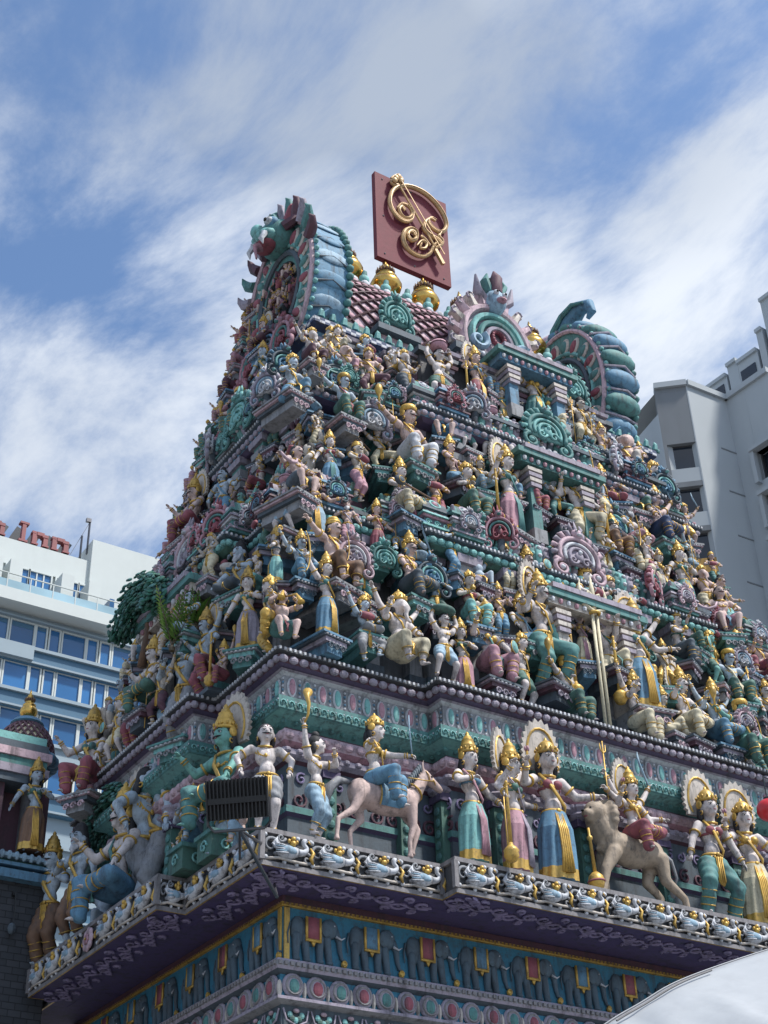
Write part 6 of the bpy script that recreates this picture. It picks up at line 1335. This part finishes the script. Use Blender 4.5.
# --- fill every remaining gap on both faces
KS=['sariwoman','sariarms','anjali','dancer','dancerw','kingsit','king4','potwoman','musician','sage','sagest','kneeler','archer','trident','lounge','shieldman','drummerst','veena','threehead','snakeman','elest','lionman','bluest','warrior','staffwoman','carrier']
GS=['teal','blue','pink','rose','green','cream','plum','cream','aqua','paleblue','paleblue','bone','bone','gold']
for yy in (4.6,5.3,6.0,6.7):
    for zz in (13.6,14.5): placed['L'].append(V((.4,yy,zz)))
def fill(face,rows,mind):
    for z,h,off in rows:
        ins=.55+.165*(z-12.4) if face=='F' else .45+.185*(z-12.4)
        T=0 if z<15.9 else 1 if z<19.1 else 2; dx=(0,.4,.62)[T]; dr=(.3,.55,.65)[T]; dy=(0,.15,.3)[T]
        if face=='F': a=ins+dx+.15+off; end=W-ins-dx-dr-.1
        else: a=.55+.165*(z-12.4)+dy+.2+off; end=D-(.55+.165*(z-12.4))-dy-.1-(.2,.8,1.2)[T]
        while a<end:
            if face=='F': b0=2.87+.75*(ins+.55); bay=b0<a<W-b0; p=V((a,ins+(0 if bay else dy+.18),z))
            else: bay=3.0<a<D-3.0; p=V((ins+dx-(.40-.25*T if bay else 0)+.1,a,z))
            near=min([((q.x-p.x)**2+(q.y-p.y)**2+.5*(q.z-p.z)**2)**.5 for q in placed[face]]+[9])
            if face=='F' and abs(a-W/2)<.62 and any(abs(z-f)<.7 for f in(12.9,16.4,19.6)): a+=.3; continue
            if near>mind:
                put(rnd.choice(KS),rnd.choice(GS),face,p,h*rnd.uniform(.88,1.12),turn=rnd.uniform(-.5,.5)); a+=.3
            else: a+=.1
fill('F',((12.37,1.4,0),(13.75,1.2,.2),(14.85,1.2,.0),(16.004,1.3,.1),(17.15,1.1,.0),(18.15,1.1,.2),(19.204,1.15,0),(20.1,.85,.1)),.545)
fill('L',((12.37,1.35,.1),(13.75,1.1,.2),(14.85,1.05,.1),(16.004,1.15,.1),(17.15,1.0,.0),(18.15,1.0,.2),(19.204,1.0,0),(20.1,.85,.1)),.56)
for i,y in enumerate((3.2,3.8,4.4,5.0)): put(KS[(i*5)%20],GS[i*2],'L',V((UX0-.22,y,21.345)),.85)
for px,py,hy,s_ in ((258,318,286,.9),(247,345,312,.9),(240,372,338,.9),(232,398,362,.9),(224,425,390,.85),(208,462,424,.9),(198,492,455,.9),(186,526,488,1.),(176,556,520,1.)):
    o=setpx(rnd.choice(('kingsit','king4','potwoman')),rnd.choice(('plum','rose','pink','green')),'L',px,py,hy,'skinp',rnd.uniform(-.2,.3),v=None,snap=.0); q=o.location; tinst('hooded_niche',GAB[3 if s_<1 else 5],(q.x+.16,q.y,q.z-.05),-PI/2,(s_,1.1,s_*1.15))
for y,k in ((.9,'kneeler'),(1.45,'dwarf'),(2.75,'dancer')): put(k,rnd.choice(GS),'L',V((.15,y,Z)),.9,bracket=False)
# lotus stands under the two women of the corner
lot=MB()
for k in range(14): a=2*PI*k/14; lot.use('plum').ell((.30*math.cos(a),.30*math.sin(a),.06),(.10,.10,.10),7,5); lot.use('pink').ell((.34*math.cos(a+.2),.34*math.sin(a+.2),.09),(.07,.07,.07),6,5)
lot.use('green').lathe([(.34,-.02),(.30,.12),(.0,.13)],16); LOT=lot.mesh('lotus_stand',True)
# trident pole before the lowest doorway
q=ony(607,700,.45); tr=empty('trident_pole',V((q.x,.50,12.40)),0,'tall pale gold trident standing in front of the lowest front doorway','trident')
zt3=ony(600,575,.45).z-12.4
for s_ in(-.05,.05): b=MB().use('cream').tube([(s_,0,-.03),(s_,0,zt3*.72)],.03,8); b.build('shaft',tr,smooth=True)
b=MB().use('cream'); c0=V((0,0,zt3*.74)); b.tube([c0+V((-.26,0,.62)),c0+V((-.30,0,.40)),c0+V((-.24,0,.12)),c0,c0+V((.24,0,.12)),c0+V((.30,0,.40)),c0+V((.26,0,.62))],[.008,.035,.04,.05,.04,.035,.008],7); b.tube([c0+V((0,0,-.05)),c0+V((0,0,.45)),c0+V((0,0,.75))],[.045,.05,.006],7)
for q_ in(-1,1): b.tube([c0+V((x*q_,-.03,z)) for x,z in ((.0,.3),(.12,.38),(.16,.26),(.08,.18),(.03,.24))],[.03,.03,.025,.02,.01],6)
b.use('gold').torus(c0+V((0,0,-.03)),.09,.03,12,5); b.build('head',tr,smooth=True)
# ------------------------------------------------------------------ labels: each statue gets its own
def rowname(z): 
    for t,n in ((9.5,'on the ledge'),(13.2,'row on the bead cornice'),(14.3,'second row up'),(15.5,'third row up'),(16.6,'fourth row up'),(17.7,'fifth row up'),(18.9,'sixth row up'),(19.8,'seventh row up'),(20.9,'eighth row up')):
        if z<t: return n
    return 'topmost rows'
ORD=['first','second','third','fourth','fifth','sixth','seventh','eighth','ninth','tenth','eleventh','twelfth','thirteenth','fourteenth','fifteenth','sixteenth','seventeenth','eighteenth','nineteenth','twentieth']
ORD+=['twenty-'+o for o in ORD[:9]]+['thirtieth']
rows={}
for s in STAT: rows.setdefault((s[3],rowname(s[4].z)),[]).append(s)
for (f,rn),ls in rows.items():
    ls.sort(key=lambda s:s[4].x if f=='F' else s[4].y)
    for i,s in enumerate(ls):
        s[0]['group']='painted statues of the '+('front' if f=='F' else 'left')+' face'
        if not s[0].get('label'):
            d=f"{PALG.get(s[2],s[2])}-clad {FV[s[1]][1]}".split()
            t=f"{ORD[min(i,29)]} from corner, {rn}, {'front' if f=='F' else 'left'} face".split()
            s[0]['label']=' '.join(d[:16-len(t)]+t)
print('STATUES',len(STAT),'brackets',nbr[0])
